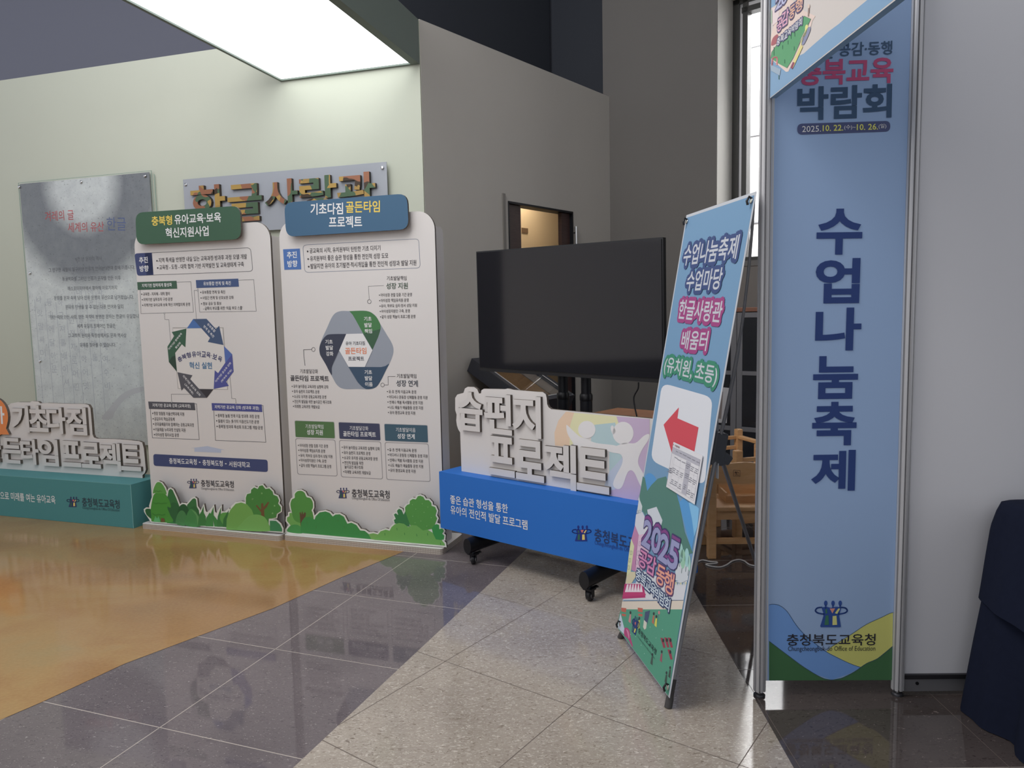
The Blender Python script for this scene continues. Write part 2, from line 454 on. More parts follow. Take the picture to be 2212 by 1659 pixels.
wedge = [(lx(-3), -3), (rx(-3), -3), (rx(apex), apex), (lx(apex), apex)]
left = [(-9, -4), (lx(-4), -4), (lx(7), 7), (-9, 7)]
right = [(rx(-4), -4), (9, -4), (9, 9), (rx(9), 9)]
gridlines(left, -19.9, 1.756 * H, .445 * H, GROUT, .0003)
gridlines(left, 70.1, 1.423 * H, .42 * H, GROUT, .0003, .0035, range(0, 12))
fl.poly(wedge, .0006, TILE_L, 'xy')
gridlines(wedge, -36.4, 1.511 * H, .232 * H * 2, GROUTD, .0009, .003)
gridlines(wedge, 53.9, .936 * H, .4325 * H, GROUTD, .0009, .003)
# one lighter filled joint
gridlines([(-.02 * H, 2.5 * H), (.2 * H, 2.2 * H), (.36 * H, 2.25 * H), (.3 * H, 2.6 * H)], -36.4, 1.975 * H, 9, GROUT, .0012, .004, range(1))
fl.poly(right, .0006, TILE_R, 'xy')
gridlines(right, -.9, 1.95 * H + .01, .45 * H, GROUT, .0009, .003)
gridlines(right, 89.1, -.59 * H, -.45 * H, GROUTD, .0009, .002)
gb = hs([(-1.72, 1.45), (-1.50, 1.60), (-1.32, 1.77), (-1.27, 1.85), (-1.16, 2.06), (-1.01, 2.25), (-.85, 2.45), (-.68, 2.74), (-.48, 3.04), (-.36, 3.25), (-.20, 3.6), (-.06, 4.1)])
fl.poly([(-9, 1.2)] + gb + [(-.1, 6.5), (-9, 9)], .0012, GOLD, 'xy')
struct(fl.obj('floor'))

GREEN = mat('green_paint', (199, 203, 187), .75, noise=.02, nscale=3, bump=.03, bscale=180)
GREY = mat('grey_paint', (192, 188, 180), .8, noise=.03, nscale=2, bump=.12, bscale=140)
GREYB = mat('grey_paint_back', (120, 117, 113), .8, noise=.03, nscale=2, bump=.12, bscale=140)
DARKW = mat('dark_wall_paint', (52, 56, 64), .7)
CEIL = mat('dark_ceiling_paint', (150, 152, 168), .8)
m = MB(); m.box(-6.4, 1.31, 0, .14, 0, 3.645, GREEN); o = struct(m.obj('wall_left')); GW.place(o)

# grey wall with its door opening
dx0, dx1, dz = GR.at(1097, 434)[0], GR.at(1237, 452)[0], GR.at(1097, 434)[1]
m = MB()
m.box(.012, dx0, 0, .12, 0, 3.65, GREY); m.box(dx1, 2.686, 0, .12, 0, 3.65, GREY); m.box(dx0, dx1, 0, .12, dz, 3.65, GREY)
o = struct(m.obj('wall_center')); GR.place(o)
BROWN = wood('brown_door', (66, 48, 46), (80, 60, 56), 10, .4); CREAM = mat('cream_paint', (226, 204, 168), .8)
dm = MB()
e1 = GR.at(1123, 470, .04)[0]; e2 = GR.at(1211, 470, .04)[0]
dm.box(dx0 + .012, e1, .03, .07, .01, dz - .02, BROWN); dm.box(e2, dx1 - .012, .03, .07, .01, dz - .02, BROWN)
dm.box(e1, e2, .03, .07, .01, .3, BROWN)
d = struct(dm.obj('door_1')); GR.place(d)
q = MB(); q.box(dx0, dx0 + .012, -.006, .12, 0, dz, BLACKM); q.box(dx1 - .012, dx1, -.006, .12, 0, dz, BLACKM); q.box(dx0, dx1, -.006, .12, dz - .018, dz, BLACKM)
q.obj('door_frame', d)
q = MB(); q.box(e1, e2, .047, .053, .3, dz - .02, glass('door_glass')); q.obj('door_glass', d)
q = MB(); hx, hz = GR.at(1237.5, 512); q.tube([(dx1 + .012, -.03, hz + .10), (dx1 + .012, -.03, hz - .55)], .012, CHROME); q.tube([(dx1 + .012, -.03, hz + .04), (dx1 + .012, .0, hz + .04)], .008, CHROME); q.tube([(dx1 + .012, -.03, hz - .45), (dx1 + .012, .0, hz - .45)], .008, CHROME)
q.obj('door_handle', d)
m = MB(); a = GR.at(1084, 418)[0]; b_ = GR.at(1089.5, 418)[0]; m.box(a, b_, -.012, 0, 0, GR.at(1087, 418)[1], mat('grey_strip', (134, 130, 124), .7)); o = struct(m.obj('wall_strip_1')); GR.place(o)  # thin raised strip left of the door, darker than the wall colour
# the lit corridor beyond the door
m = MB(); m.box(.1, 2.68, .62, .67, 0, 2.9, CREAM); o = struct(m.obj('wall_corridor')); GR.place(o)
m = MB(); m.box(.1, 2.68, .12, .67, 2.9, 2.95, DARKW); o = struct(m.obj('ceiling_corridor')); GR.place(o)
pz = GR.at(1133, 498, .62)
m = MB(); m.box(pz[0] - .05, pz[0] + .05, 0.612, .6205, pz[1] - .025, pz[1] + .025, mat('plate', (120, 96, 72), .5)); o = m.obj('door_plate'); GR.place(o)
tag(o, 'small brown plate on the cream corridor wall seen through the doorway', 'sign')

# back wall, window in a deep reveal
wx0 = 1.17; wd = .40
gx0 = BK.at(1618, 200, wd)[0]; gx1 = BK.at(1712, 300, wd)[0]; gz1 = BK.at(1620, 28, wd)[1]; gz0 = BK.at(1628, 555, wd)[1]
wx1 = gx1 + .12; wz1 = gz1 + .14; wz0 = gz0 - .06
REVEAL = mat('white_reveal', (214, 212, 206), .7)
m = MB(); T_ = .46
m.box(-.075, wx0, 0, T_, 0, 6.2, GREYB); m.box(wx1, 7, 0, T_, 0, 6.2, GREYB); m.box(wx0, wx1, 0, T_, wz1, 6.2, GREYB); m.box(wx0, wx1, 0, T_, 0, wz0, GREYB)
m.box(wx0, wx0 + .004, 0.01, wd - .03, wz0, wz1, REVEAL); m.box(wx1 - .004, wx1, .01, wd - .03, wz0, wz1, REVEAL); m.box(wx0, wx1, .01, wd - .03, wz1 - .004, wz1, REVEAL)
o = struct(m.obj('wall_back')); BK.place(o)
FRD = mat('window_frame_dark', (62, 62, 60), .4, .3)
m = MB(); m.box(wx0, wx1, -.01, wd, wz0 - .05, wz0, mat('window_sill', (104, 102, 100), .4)); win = struct(m.obj('window_1')); BK.place(win)
m = MB(); t = gx0 - wx0
for x0, x1, z0, z1 in ((wx0, wx0 + t * .45, wz0, wz1), (gx0 - t * .33, gx0, wz0, wz1), (gx1, wx1, wz0, wz1), (wx0, wx1, gz1 + .09, wz1), (wx0 + t * .6, gx1, gz1, gz1 + .05), (wx0 + t * .6, gx1, wz0 + .02, gz0)):
    m.box(x0, x1, wd - .05, wd + .05, z0, z1, FRD)
m.obj('window_frame', win)
m = MB(); m.box(wx0 + t * .45, gx0 - t * .33, wd - .03, wd + .03, wz0, wz1 - .05, STEEL); m.box(wx0 + t * .45, gx1, wd - .03, wd + .03, gz1 + .05, gz1 + .09, STEEL); m.box(wx0 + t * .6, gx1, wd - .06, wd + .0, wz0, wz0 + .02, STEEL)
m.obj('window_track', win)
m = MB(); m.box(gx0, gx1, wd, wd + .006, gz0, gz1, glass('window_glass')); m.obj('window_glass', win)
# pale clad building across the way, in full daylight
FAC = mat('white_cladding', (240, 240, 240), .8)
m = MB(); m.box(-3, 8, 3.6, 3.7, -.5, 8, FAC)
for z in (1.45, 2.65, 3.85, 5.05, 6.25): m.box(-3, 8, 3.585, 3.6, z, z + .03, mat('cladding_joint', (150, 152, 156), .8))
o = m.obj('building'); BK.place(o); tag(o, 'white panel-clad building outside the narrow window', 'building')
m = MB(); m.box(-11, .9, 9.6, 9.7, 0, 6.2, mat('rear_wall_hazy', (146, 148, 162), .8)); struct(m.obj('wall_rear'))  # grey lightened in the colour to imitate haze around the glowing canopy
m = MB(); m.box(-6, -.075, .12, .2, 0, 6.2, DARKW); o = struct(m.obj('wall_rear')); BK.place(o)
m = MB(); m.zprism([(-12, -1.5), (9, -1.5), (9, 1.5), (1.2, 8.1), (.9, 9.7), (-12, 9.7)], 6.2, 6.3, CEIL); struct(m.obj('ceiling'))
m = MB(); m.box(-.3, 2.75, .8, .85, 2.95, 6.2, DARKW); o = struct(m.obj('wall_upper')); GR.place(o)
# hall wall behind the camera's left shoulder, seen only in the reflections
HDK = mat('hall_dark_panel', (60, 62, 72), .8)
m = MB(); m.box(-7.2, -7.1, -5, 3.25, .68, 2.6, mat('hall_panel', (235, 232, 230), .8)); m.box(-7.2, -7.1, -5, 3.25, 0, .68, HDK); m.box(-7.2, -7.1, 3.25, 4.2, 0, 2.6, HDK); struct(m.obj('wall_hall_offcamera'))
m = MB(); m.box(.5, 6, -3.1, -3, 0, 3.2, mat('light_block_grey', (110, 110, 116), .8)); struct(m.obj('wall_hall_offcamera'))  # unseen wall added behind the view to hold ambient light off the right booth

# light canopy over the green wall
cx0 = GW.at(612, 173)[0]; cz = GW.at(895, 140)[1]
CAN = mat('canopy_paint', (126, 138, 130), .7)
can = thing('light_canopy', 'wide canopy above the green wall with one long glowing white ceiling panel', 'ceiling light', GW)
m = MB(); a, b_ = cx0 - .025, 1.31
m.box(a, cx0, -3.6, 0, cz, 3.645, CAN); m.box(b_ - .065, b_, -3.6, 0, cz, 3.645, CAN); m.box(cx0, b_ - .065, -.025, 0, cz, 3.645, CAN); m.box(cx0, b_ - .065, -3.6, -3.575, cz, 3.645, CAN); m.box(cx0, b_ - .065, -3.575, -.025, cz + .05, 3.645, CAN)
m.obj('canopy_frame', can)
m = MB(); m.box(cx0, b_ - .065, -3.575, -.025, cz + .012, cz + .03, emit('diffuser', (.96, .98, 1.0), 2.4)); m.obj('diffuser_panel', can)

# ================================================================== exhibition booth
BO = Pl((.891, 2.567, 0), -1.25)
def post(label, x, y=0, zt=2.62):
    t = thing('booth_post', label, 'post', loc=BO.world(x, y, 0), rz=BO.ang, group='aluminium booth posts')
    pts = []
    for i in range(64):
        a = 2 * pi * i / 64; k = (i % 8) in (3, 4)
        r = .0105 if k else .0220
        pts.append((r * cos(a + .2), r * sin(a + .2)))
    m = MB(); m.zprism(pts, .022, zt, STEEL); m.obj('pole', t)
    m = MB(); m.lathe([(.010, .008), (.010, .024)], CHROME, n=16); m.obj('foot_screw', t)
    m = MB(); m.lathe([(.021, 0), (.021, .006), (.016, .011), (.010, .012)], STEELD, n=24); m.obj('foot_disc', t)
    return t
post('fluted aluminium post left of the tall blue banner', 0)
post('fluted aluminium post between the blue banner and the plain white panel', .505)
wp = thing('booth_partition', 'plain white booth partition behind the dark cloth table', 'partition', BO)
m = MB(); m.box(.527, 2.2, .004, .012, .075, 2.6, mat('booth_white', (236, 236, 240), .6)); m.obj('sheet', wp)
m = MB(); m.box(.527, 2.2, -.008, .02, .062, .078, STEELD); m.box(.527, 2.2, -.004, .018, .014, .062, mat('rail', (150, 150, 154), .4, .5)); m.obj('bottom_rail', wp)
m = MB(); rx_, rz_ = BO.at(1981, 1476, -.005); m.lathe([(.006, 0), (.006, .003)], BLACKM, (rx_, -.004, rz_), 14, (0, -1, 0)); m.obj('rail_lock', wp)

# tall hanging banner
FAB = lambda *c: ink(*c, 165, .8)
bt = thing('hanging_banner', 'tall narrow light blue fabric banner with a column of navy letters between two posts', 'banner', BO)
m = MB(); zb, zt = BO.at(1790, 1469)[1], 2.58
x0, x1 = BO.at(1661, 1469)[0], BO.at(1926, 1468)[0]
x0, x1 = .0285, .4825
m.box(x0, x1, .0, .003, zb, zt, FAB(122, 143, 172)); m.box(.0222, x0, -.0005, .003, zb, zt, FAB(158, 160, 164))
A = Art(m, BO, 0, 165)
A.Z(1640, 1140, .2411)
xl, xr = 88, 1200
A.poly([(88, 690), (120, 684), (180, 695), (250, 750), (330, 870), (420, 970), (600, 1110), (800, 1210), (910, 1250), (800, 1310), (650, 1362), (500, 1310), (380, 1230), (88, 1020)], (92, 126, 178), 1)
A.poly([(1199, 758), (1165, 768), (1100, 800), (960, 865), (830, 950), (640, 1070), (600, 1110), (800, 1210), (910, 1250), (1060, 1170), (1193, 1062)], (166, 166, 96), 1.2)
A.poly([(88, 1015), (240, 1130), (380, 1235), (500, 1310), (580, 1350), (650, 1362), (740, 1345), (850, 1290), (960, 1215), (1060, 1170), (1192, 1062), (1186, 1364), (88, 1368)], (54, 88, 58), 1.4)
NL = (38, 56, 84)
A.line(smooth([(88, 690), (120, 684), (180, 695), (250, 750), (330, 870), (420, 970), (600, 1110), (800, 1210), (910, 1250)], 4, False), 4, NL, 2)
A.line(smooth([(1199, 758), (1165, 768), (1100, 800), (960, 865), (830, 950), (640, 1070)], 4, False), 4, NL, 2)
A.line(smooth([(88, 1015), (240, 1130), (380, 1235), (500, 1310), (580, 1350), (650, 1362), (740, 1345), (850, 1290), (960, 1215), (1060, 1170), (1192, 1062)], 4, False), 4, NL, 2)
emblem(A, (645, 770), 1.0, 3, (42, 66, 122))
BK_ = (38, 38, 44)
A.T('충청북도교육청', (245, 1004), (1040, 1000), 105, BK_, .012, 4)
A.T('Chungcheongbuk-do Office of Education', (256, 1088), (1038, 1085), 56, BK_, .0, 4)
A.Z(1740, 430, .3922)
NAVY = (38, 54, 98)
for ch, x0_, y0_, x1_, y1_ in (('수', 60, 55, 312, 308), ('업', 54, 328, 298, 576), ('나', 53, 600, 306, 836), ('눔', 41, 866, 288, 1102), ('축', 36, 1118, 280, 1358), ('제', 31, 1384, 273, 1608)):
    A.T(ch, (x0_, (y0_ + y1_) / 2), (x1_, (y0_ + y1_) / 2 - 3), y1_ - y0_, NAVY, .03, 4, 4)
A.Z(1520, 0, .27733)
DG = (52, 72, 94)
A.T('만드는', (780, 412), (1010, 402), 108, DG, .022, 4); A.T('공감·동행', (1050, 388), (1468, 372), 108, DG, .017, 4)
A.T('충북교육', (740, 568), (1476, 545), 205, (152, 66, 98), .028, 4, 3); A.T('박람회', (728, 810), (1464, 785), 262, (48, 68, 92), .028, 4, 3)
A.rq([(728, 965), (1452, 942), (1452, 1025), (728, 1050)], 40, (62, 68, 98), 3)
A.T('2025.', (765, 1007), (912, 1003), 48, (216, 216, 216), .004, 5); A.T('10. 22.', (925, 1000), (1085, 995), 48, (186, 196, 92), .016, 5)
A.T('(수)~', (1092, 995), (1182, 992), 40, (216, 216, 216), .004, 5); A.T('10. 26.', (1190, 992), (1356, 987), 48, (186, 196, 92), .016, 5); A.T('(일)', (1360, 986), (1420, 984), 40, (216, 216, 216), .004, 5)
m.obj('banner_fabric', bt)

# header sign running from the left post towards the viewer
HD = Pl((.8945, 2.54, 0), -88.5)
hd = thing('header_sign', 'white and light blue fascia sign running high above the booth from the left post', 'sign', HD)
m = MB(); hz0 = HD.at(1660, 215)[1]
BLU = (116, 145, 172)
m.box(0, 2.05, 0, .022, hz0, 2.62, ink(*BLU, 186)); m.poly([(0, hz0), (2.05, hz0), (2.05, 2.62), (0, 2.62)], -.0002, ink(182, 177, 173, 186)); A = Art(m, HD, 0, 186); A.xmin = .001
A.Z(1640, 0, .1326)
A.poly([(140, 1620), (1433, 598), (2190, 0), (1433, 270), (1300, 390), (1150, 500), (1000, 630), (850, 760), (730, 870), (660, 905), (560, 930), (320, 950), (140, 960)], BLU, 1)
A.poly([(1433, 598), (2190, 0), (3200, -830), (3200, -1240), (2190, -350), (1433, 270)], BLU, 1.1)
A.poly([(170, -300), (330, -300), (300, 60), (180, 150), (150, 150)], BLU, 1)
A.poly([(150, 640), (330, 90), (520, -20), (740, 180), (920, 262), (870, 340), (850, 420), (690, 720), (480, 1165), (440, 1170), (150, 985)], (206, 180, 172), 2)
A.poly([(195, 950), (210, 850), (300, 720), (700, 330), (740, 260), (850, 310), (790, 420), (690, 620), (640, 770), (560, 950), (460, 1110), (330, 1040)], (88, 142, 104), 3)
A.line([(195, 950), (210, 850), (300, 720), (700, 330), (740, 260), (850, 310), (640, 770), (560, 950), (460, 1110)], 5, (92, 92, 92), 3.4)
A.poly([(165, 190), (215, 175), (215, 380), (165, 400)], (160, 176, 160), 3); A.poly([(225, 130), (330, 120), (330, 330), (225, 420)], (214, 184, 184), 3.2)
A.sm([(205, 740), (230, 620), (310, 560), (300, 690)], (150, 92, 98), 3.5)
A.sm([(750, 540), (760, 430), (790, 400), (805, 440), (770, 560), (700, 720), (690, 680)], (210, 200, 132), 4); A.sm([(700, 690), (780, 480), (845, 440), (830, 530), (740, 720)], (126, 130, 154), 4)
A.poly([(520, 1100), (690, 720), (720, 760), (560, 1110)], (196, 186, 130), 4); A.poly([(520, 1105), (560, 1010), (590, 1020), (550, 1125)], (130, 74, 92), 4.2)
A.line(smooth([(215, 1060), (225, 960), (270, 930), (300, 950), (295, 1050)], 4, False), 22, (204, 128, 132), 4)
A.poly([(170, 1060), (360, 1130), (345, 1230), (200, 1150)], (140, 156, 170), 4)
for px_, py_ in ((390, 770), (580, 790), (425, 1000), (250, 800), (480, 690), (330, 1260), (590, 560), (530, 600), (250, 870)): A.line([(px_, py_ - 30), (px_, py_ + 30)], 9, (56, 92, 76), 4)
A.line([(820, 90), (810, 260)], 22, (138, 122, 116), 4); A.ell(815, 100, 20, 34, (190, 176, 166), 4.1)
for i, (ch, cx, cy, w_, h_, c) in enumerate((('2', 330, 40, 110, 260, (164, 166, 190)), ('0', 420, -30, 95, 260, (164, 166, 190)), ('공', 345, 400, 85, 290, (206, 152, 170)), ('감', 435, 290, 115, 330, (206, 152, 170)), ('동', 550, 190, 90, 290, (214, 158, 138)), ('행', 660, 80, 120, 300, (214, 158, 138)))):
    A.T(ch, (cx - w_ / 2, cy + w_ * .4), (cx + w_ / 2, cy - w_ * .4), h_ * .72, c, .018, 5, 2, .005, (84, 78, 106))
for i, ch in enumerate('충북교육박람회'):
    A.T(ch, (302 + i * 60, 690 - i * 52), (356 + i * 60, 650 - i * 52), 115, (206, 212, 220), .010, 6, 2, .004, (84, 88, 116))
m.obj('sign_face', hd)
for wx_ in (.25, 1.9): m = MB(); m.tube([(wx_, .011, 2.62), (wx_, .011, 6.2)], .002, STEELD, 6); m.obj('hanging_wire', hd)

# ================================================================== upright cardboard boards
TX = (70, 66, 68)
def board(label, p0, p1, zoom, edge, seed):
    """shared body: p0/p1 photo points of the front bottom corners of the base"""
    a, b_ = onfloor(*p0), onfloor(*p1)
    pl = Pl((a.x, a.y, 0), -18.6); W_ = (b_ - a).length
    t = thing('cardboard_board', label, 'display board', pl)
    m = MB()
    def foot(x0, x1, y0, y1, r):
        return rrect(x0, x1, y0, y1, r, 4)
    for i in range(3):
        m.zprism(foot(0, W_, 0, .33, .025), i * .012, i * .012 + .0115, WHITE, CORRW)
    m.obj('base', t)
    return t, pl, W_
BODY, FACE, BACK = .10, .10, .22
def body(t, pl, xl, xr, zt, r, side_top):
    """front sheet with rounded top and the hollow carton behind it"""
    m = MB()
    out = [(xl, .036), (xr, .036)] + [(xr - r + r * cos(radians(a)), zt - r + r * sin(radians(a))) for a in range(0, 91, 10)] + [(xl + r + r * cos(radians(a)), zt - r + r * sin(radians(a))) for a in range(90, 181, 10)]
    m.prism(out, FACE, FACE + .016, WHITE, CORR, WHITE)
    b = MB(); r2 = .035
    so = [(FACE + .016, .036), (BACK, .036), (BACK, side_top - r2), (BACK - r2 * .3, side_top - r2 * .3), (BACK - r2, side_top), (FACE + .016, side_top)]
    for x in (xl + .0, xr - .012):
        vs = [(x, p[0], p[1]) for p in so] + [(x + .012, p[0], p[1]) for p in so]; n = len(so)
        b.add(vs, [tuple(range(n)), tuple(range(2 * n - 1, n - 1, -1))] + [(i, n + i, n + (i + 1) % n, (i + 1) % n) for i in range(n)], WHITE)
    b.box(xl + .012, xr - .012, BACK - .012, BACK, .036, side_top - .02, WHITE)
    b.obj('side_support', t)
    return m

# ---- board one
t1, B1, W1 = board('white cardboard board headed by a dark green title plate, with a ring of arrows', (305, 1142), (611, 1167), None, None, 1)
xl, _ = B1.at(278, 540, FACE); xr = B1.at(556, 520, FACE)[0]; zt = B1.at(535, 481, FACE)[1]
xl = max(.01, B1.at(314, 1060, FACE)[0] - .01); xr = W1 - .03
m = body(t1, B1, xl, xr, zt, .11, zt - .09)
A = Art(m, B1, FACE)
A.Z(270, 420, .2170)
NV = (66, 74, 110); LN = (82, 80, 84)
A.line(rquad([(97, 590), (1250, 530), (1274, 765), (123, 808)], 38), 4.5, LN, 1, True)
A.rq([(95, 588), (268, 580), (284, 800), (122, 811)], 30, NV, 2); A.poly([(200, 584), (268, 580), (284, 800), (215, 805)], NV, 2)
A.T('추진', (142, 655), (228, 650), 62, (228, 228, 232), .021); A.T('방향', (148, 741), (236, 736), 62, (228, 228, 232), .021)
A.bul('지역 특색을 반영한 내실 있는 교육과정·방과후 과정 모델 개발', (336, 656), (1215, 617), 50, TX, (320, 661), 8)
A.bul('교육청 - 도청 - 대학 협력 기반 지역발전 및 교육생태계 구축', (343, 726), (1185, 694), 50, TX, (327, 732), 8)
GN = (66, 92, 76)
A.line([(150, 940), (160, 1186), (683, 1172), (655, 868), (510, 874)], 3.5, LN, 1); A.poly([(122, 873), (514, 860), (521, 938), (128, 951)], GN, 2)
A.T('지역기반 협력체계 활성화', (170, 908), (468, 898), 38, (222, 224, 222), .012)
for s_, a, b_, d in (('교육청 - 지자체 - 대학 협약', (181, 992), (448, 987), (168, 993)), ('지역기반 실무조직 구성·운영', (185, 1047), (472, 1042), (173, 1048)), ('지역기반 유아교육·보육 혁신 지역협의체 운영', (190, 1102), (648, 1093), (178, 1103))):
    A.bul(s_, a, b_, 34, TX, d, 6)
A.line([(725, 930), (745, 1171), (1307, 1163), (1282, 848), (1128, 854)], 3.5, LN, 1); A.poly([(706, 853), (1128, 838), (1135, 918), (712, 932)], (70, 86, 122), 2)
A.T('유보통합 연계 및 촉진', (782, 888), (1055, 882), 40, (226, 226, 230), .012)
for s_, a, b_, d in (('유보통합 연계 및 촉진', (768, 973), (998, 970), (755, 975)), ('사업간 연계 및 상호보완 강화', (772, 1030), (1082, 1025), (759, 1031)), ('정보 공유 및 홍보', (777, 1087), (960, 1084), (764, 1088))):
    A.bul(s_, a, b_, 34, TX, d, 6)
A.bul('- 금쪽이 부모를 위한 ‘처음 부모 스쿨’', (780, 1135), (1173, 1129), 36)
A.line([(393, 1182), (398, 1245), (437, 1247), (458, 1500)], 3, LN, 1); A.line([(725, 955), (688, 957), (712, 1245)], 3, LN, 1)
for c in ((393, 1182), (725, 955)): A.ell(*c, 8, 8, LN, 2.5, 14); A.ell(*c, 5, 5, (214, 212, 210), 3, 14)
A.Z(350, 680, .11455)
SH = (160, 156, 152)
A.poly([(200, 238), (1160, 238), (1245, 1415), (300, 1395)], SH, 1); A.poly([(208, 258), (1140, 252), (1232, 1405), (312, 1385)], (206, 202, 198), 1.4)
A.poly([(470, 258), (720, 262), (860, 430), (1160, 560), (1195, 900), (1000, 1100), (975, 1395), (710, 1395), (420, 1110), (290, 1080), (255, 740), (400, 560)], (202, 199, 195), 1.8)
A.poly([(186, 325), (462, 260), (443, 615), (376, 555), (250, 720), (255, 770), (285, 1075), (132, 890), (105, 600), (232, 400)], (62, 92, 74), 3); A.poly([(190, 790), (252, 770), (285, 1075), (132, 890)], (52, 70, 60), 3.3)
A.poly([(590, 80), (842, 76), (1018, 268), (1080, 208), (1162, 570), (865, 512), (908, 436), (740, 250), (470, 256)], (70, 86, 114), 3); A.poly([(590, 80), (740, 250), (470, 256)], (76, 108, 160), 3.3)
A.poly([(1170, 590), (1325, 745), (1352, 1070), (1210, 1260), (1262, 1340), (978, 1398), (996, 1045), (1060, 1100), (1195, 905)], (80, 84, 142), 3); A.poly([(1170, 590), (1325, 745), (1200, 905)], (84, 106, 164), 3.3)
A.poly([(292, 1082), (578, 1140), (535, 1212), (705, 1400), (970, 1405), (848, 1565), (595, 1565), (415, 1375), (370, 1430)], (84, 84, 90), 3); A.poly([(705, 1400), (970, 1405), (848, 1565)], (60, 58, 62), 3.3)
WT = (224, 224, 226)
A.T('지역기반 협력체계', (128, 655), (370, 352), 62, WT, .012, 4); A.T('활성화', (258, 630), (352, 520), 62, WT, .012, 4)
A.T('유보통합', (862, 165), (1005, 318), 70, WT, .012, 4); A.T('연계 및 촉진', (790, 205), (980, 418), 70, WT, .012, 4)
A.T('지역기반 공교육 강화', (1012, 1265), (1300, 900), 66, WT, .012, 4); A.T('(방과후 과정)', (1120, 1265), (1318, 1035), 66, WT, .012, 4)
A.T('지역기반 공교육 강화', (400, 1145), (725, 1525), 66, WT, .012, 4); A.T('(교육과정)', (432, 1300), (592, 1492), 66, WT, .012, 4)
arc = '충북형 유아교육·보육'
xs = [(340, 835, -30), (420, 790, -22), (505, 760, -14), None, (608, 745, -7), (700, 738, 0), (790, 745, 5), (878, 755, 11), (938, 770, 15), (1000, 790, 20), (1095, 830, 28)]
for ch, p in zip(arc, xs):
    if not p: continue
    a = radians(p[2]); h_ = 42 if ch != '·' else 8
    A.T(ch, (p[0] - h_ * cos(a), p[1] - h_ * sin(a)), (p[0] + h_ * cos(a), p[1] + h_ * sin(a)), 108 if ch != '·' else 16, (64, 66, 102), .021, 4)
A.T('혁신 실현', (518, 952), (945, 958), 128, (74, 112, 146), .021, 4)
A.Z(280, 780, .2411)
GY = (80, 80, 86); VI = (76, 80, 134)
A.line([(378, 366), (374, 297), (545, 298)], 3, LN, 1); A.line([(900, 140), (916, 335), (950, 338), (954, 380)], 3, LN, 1)
A.line([(186, 425), (205, 687), (624, 703), (600, 383), (580, 382)], 4, LN, 1); A.poly([(167, 362), (582, 374), (590, 440), (175, 428)], GY, 2)
A.line([(754, 440), (770, 710), (1221, 727), (1195, 398), (1180, 398)], 4, LN, 1); A.poly([(735, 376), (1184, 389), (1190, 456), (740, 442)], VI, 2)
for c in ((378, 366), (953, 382)): A.ell(*c, 7, 7, LN, 2.5, 14); A.ell(*c, 4.5, 4.5, (214, 212, 210), 3, 14)
A.T('지역기반 공교육 강화 (교육과정)', (206, 397), (548, 405), 38, WT, .012); A.T('지역기반 공교육 강화 (방과후 과정)', (763, 412), (1160, 424), 38, WT, .012)
for s_, a, b_, d in (('현장 맞춤형 자율선택과제 지원', (218, 468), (490, 475), (208, 468)), ('공감우리 학습공동체', (222, 517), (404, 521), (212, 516)), ('온마을배움터와 함께하는 공동교육과정', (227, 564), (576, 573), (216, 563)), ('키움채움 누리과정 컨설팅 지원', (230, 612), (502, 619), (220, 611)), ('아이성장 튜터사업 운영', (234, 659), (441, 664), (224, 658)),
                     ('충북형 늘봄 연계 이음 방과후 과정 운영', (790, 487), (1162, 497), (777, 486)), ('돌봄이 있는 多가치 이음선도기관 운영', (794, 536), (1158, 545), (781, 535)), ('충북형 방과후 특성화 프로그램 개발·운영', (798, 585), (1192, 597), (785, 584))):
    A.bul(s_, a, b_, 33, TX, d, 5.5)
A.poly([(545, 780), (696, 762), (856, 797), (820, 795), (820, 822), (581, 812), (581, 780)], (170, 178, 196), 1)
A.rq([(212, 832), (1237, 884), (1240, 994), (217, 938)], 24, NV, 2)
for s_, a, b_ in (('충청북도교육청', (355, 893), (603, 904)), ('-', (622, 906), (636, 907)), ('충청북도청', (654, 908), (836, 917)), ('-', (856, 919), (870, 920)), ('서원대학교', (890, 921), (1080, 930))):
    A.T(s_, a, b_, 52 if s_ != '-' else 8, WT, .014)
emblem(A, (570, 1096), .36, 3, (70, 72, 104)); A.T('충청북도교육청', (640, 1093), (935, 1105), 62, (58, 56, 60), .012, 4); A.T('Chungcheongbuk-do Office Of Education', (643, 1142), (936, 1156), 28, (96, 94, 98), -.004, 4)
m.obj('front_sheet', t1)
PLT = .055
def plate(t, pl, q, r, col, texts, Wt=200):
    mb = MB(); A = Art(mb, pl, PLT, Wt); A.Z(*q[0])
    P = A.Ps(q[1]); R = (P[1][0] - P[0][0]) * r
    mb.prism(rquad(P, R), PLT, PLT + .016, A.c(col), CORR)
    for s_, a, b_, h, c in texts: A.T(s_, a, b_, h, c, .019, 2, 4)
    mb.obj('title_plate', t)
    s = MB(); x0 = min(p[0] for p in P) + .1; x1 = max(p[0] for p in P) - .1; z0 = min(p[1] for p in P) + .04; s.box(x0, x1, PLT + .016, FACE, z0, z0 + .1, CORR); s.obj('plate_spacer', t)
YL = (224, 186, 92); WW = (226, 226, 226)
plate(t1, B1, ((270, 420, .217), [(102, 182), (1144, 112), (1158, 445), (116, 500)]), .075, (64, 92, 74),
      [('충북형', (266, 266), (470, 254), 96, YL), ('유아교육·보육', (493, 250), (957, 226), 100, WW), ('혁신지원사업', (405, 385), (833, 362), 102, WW)])
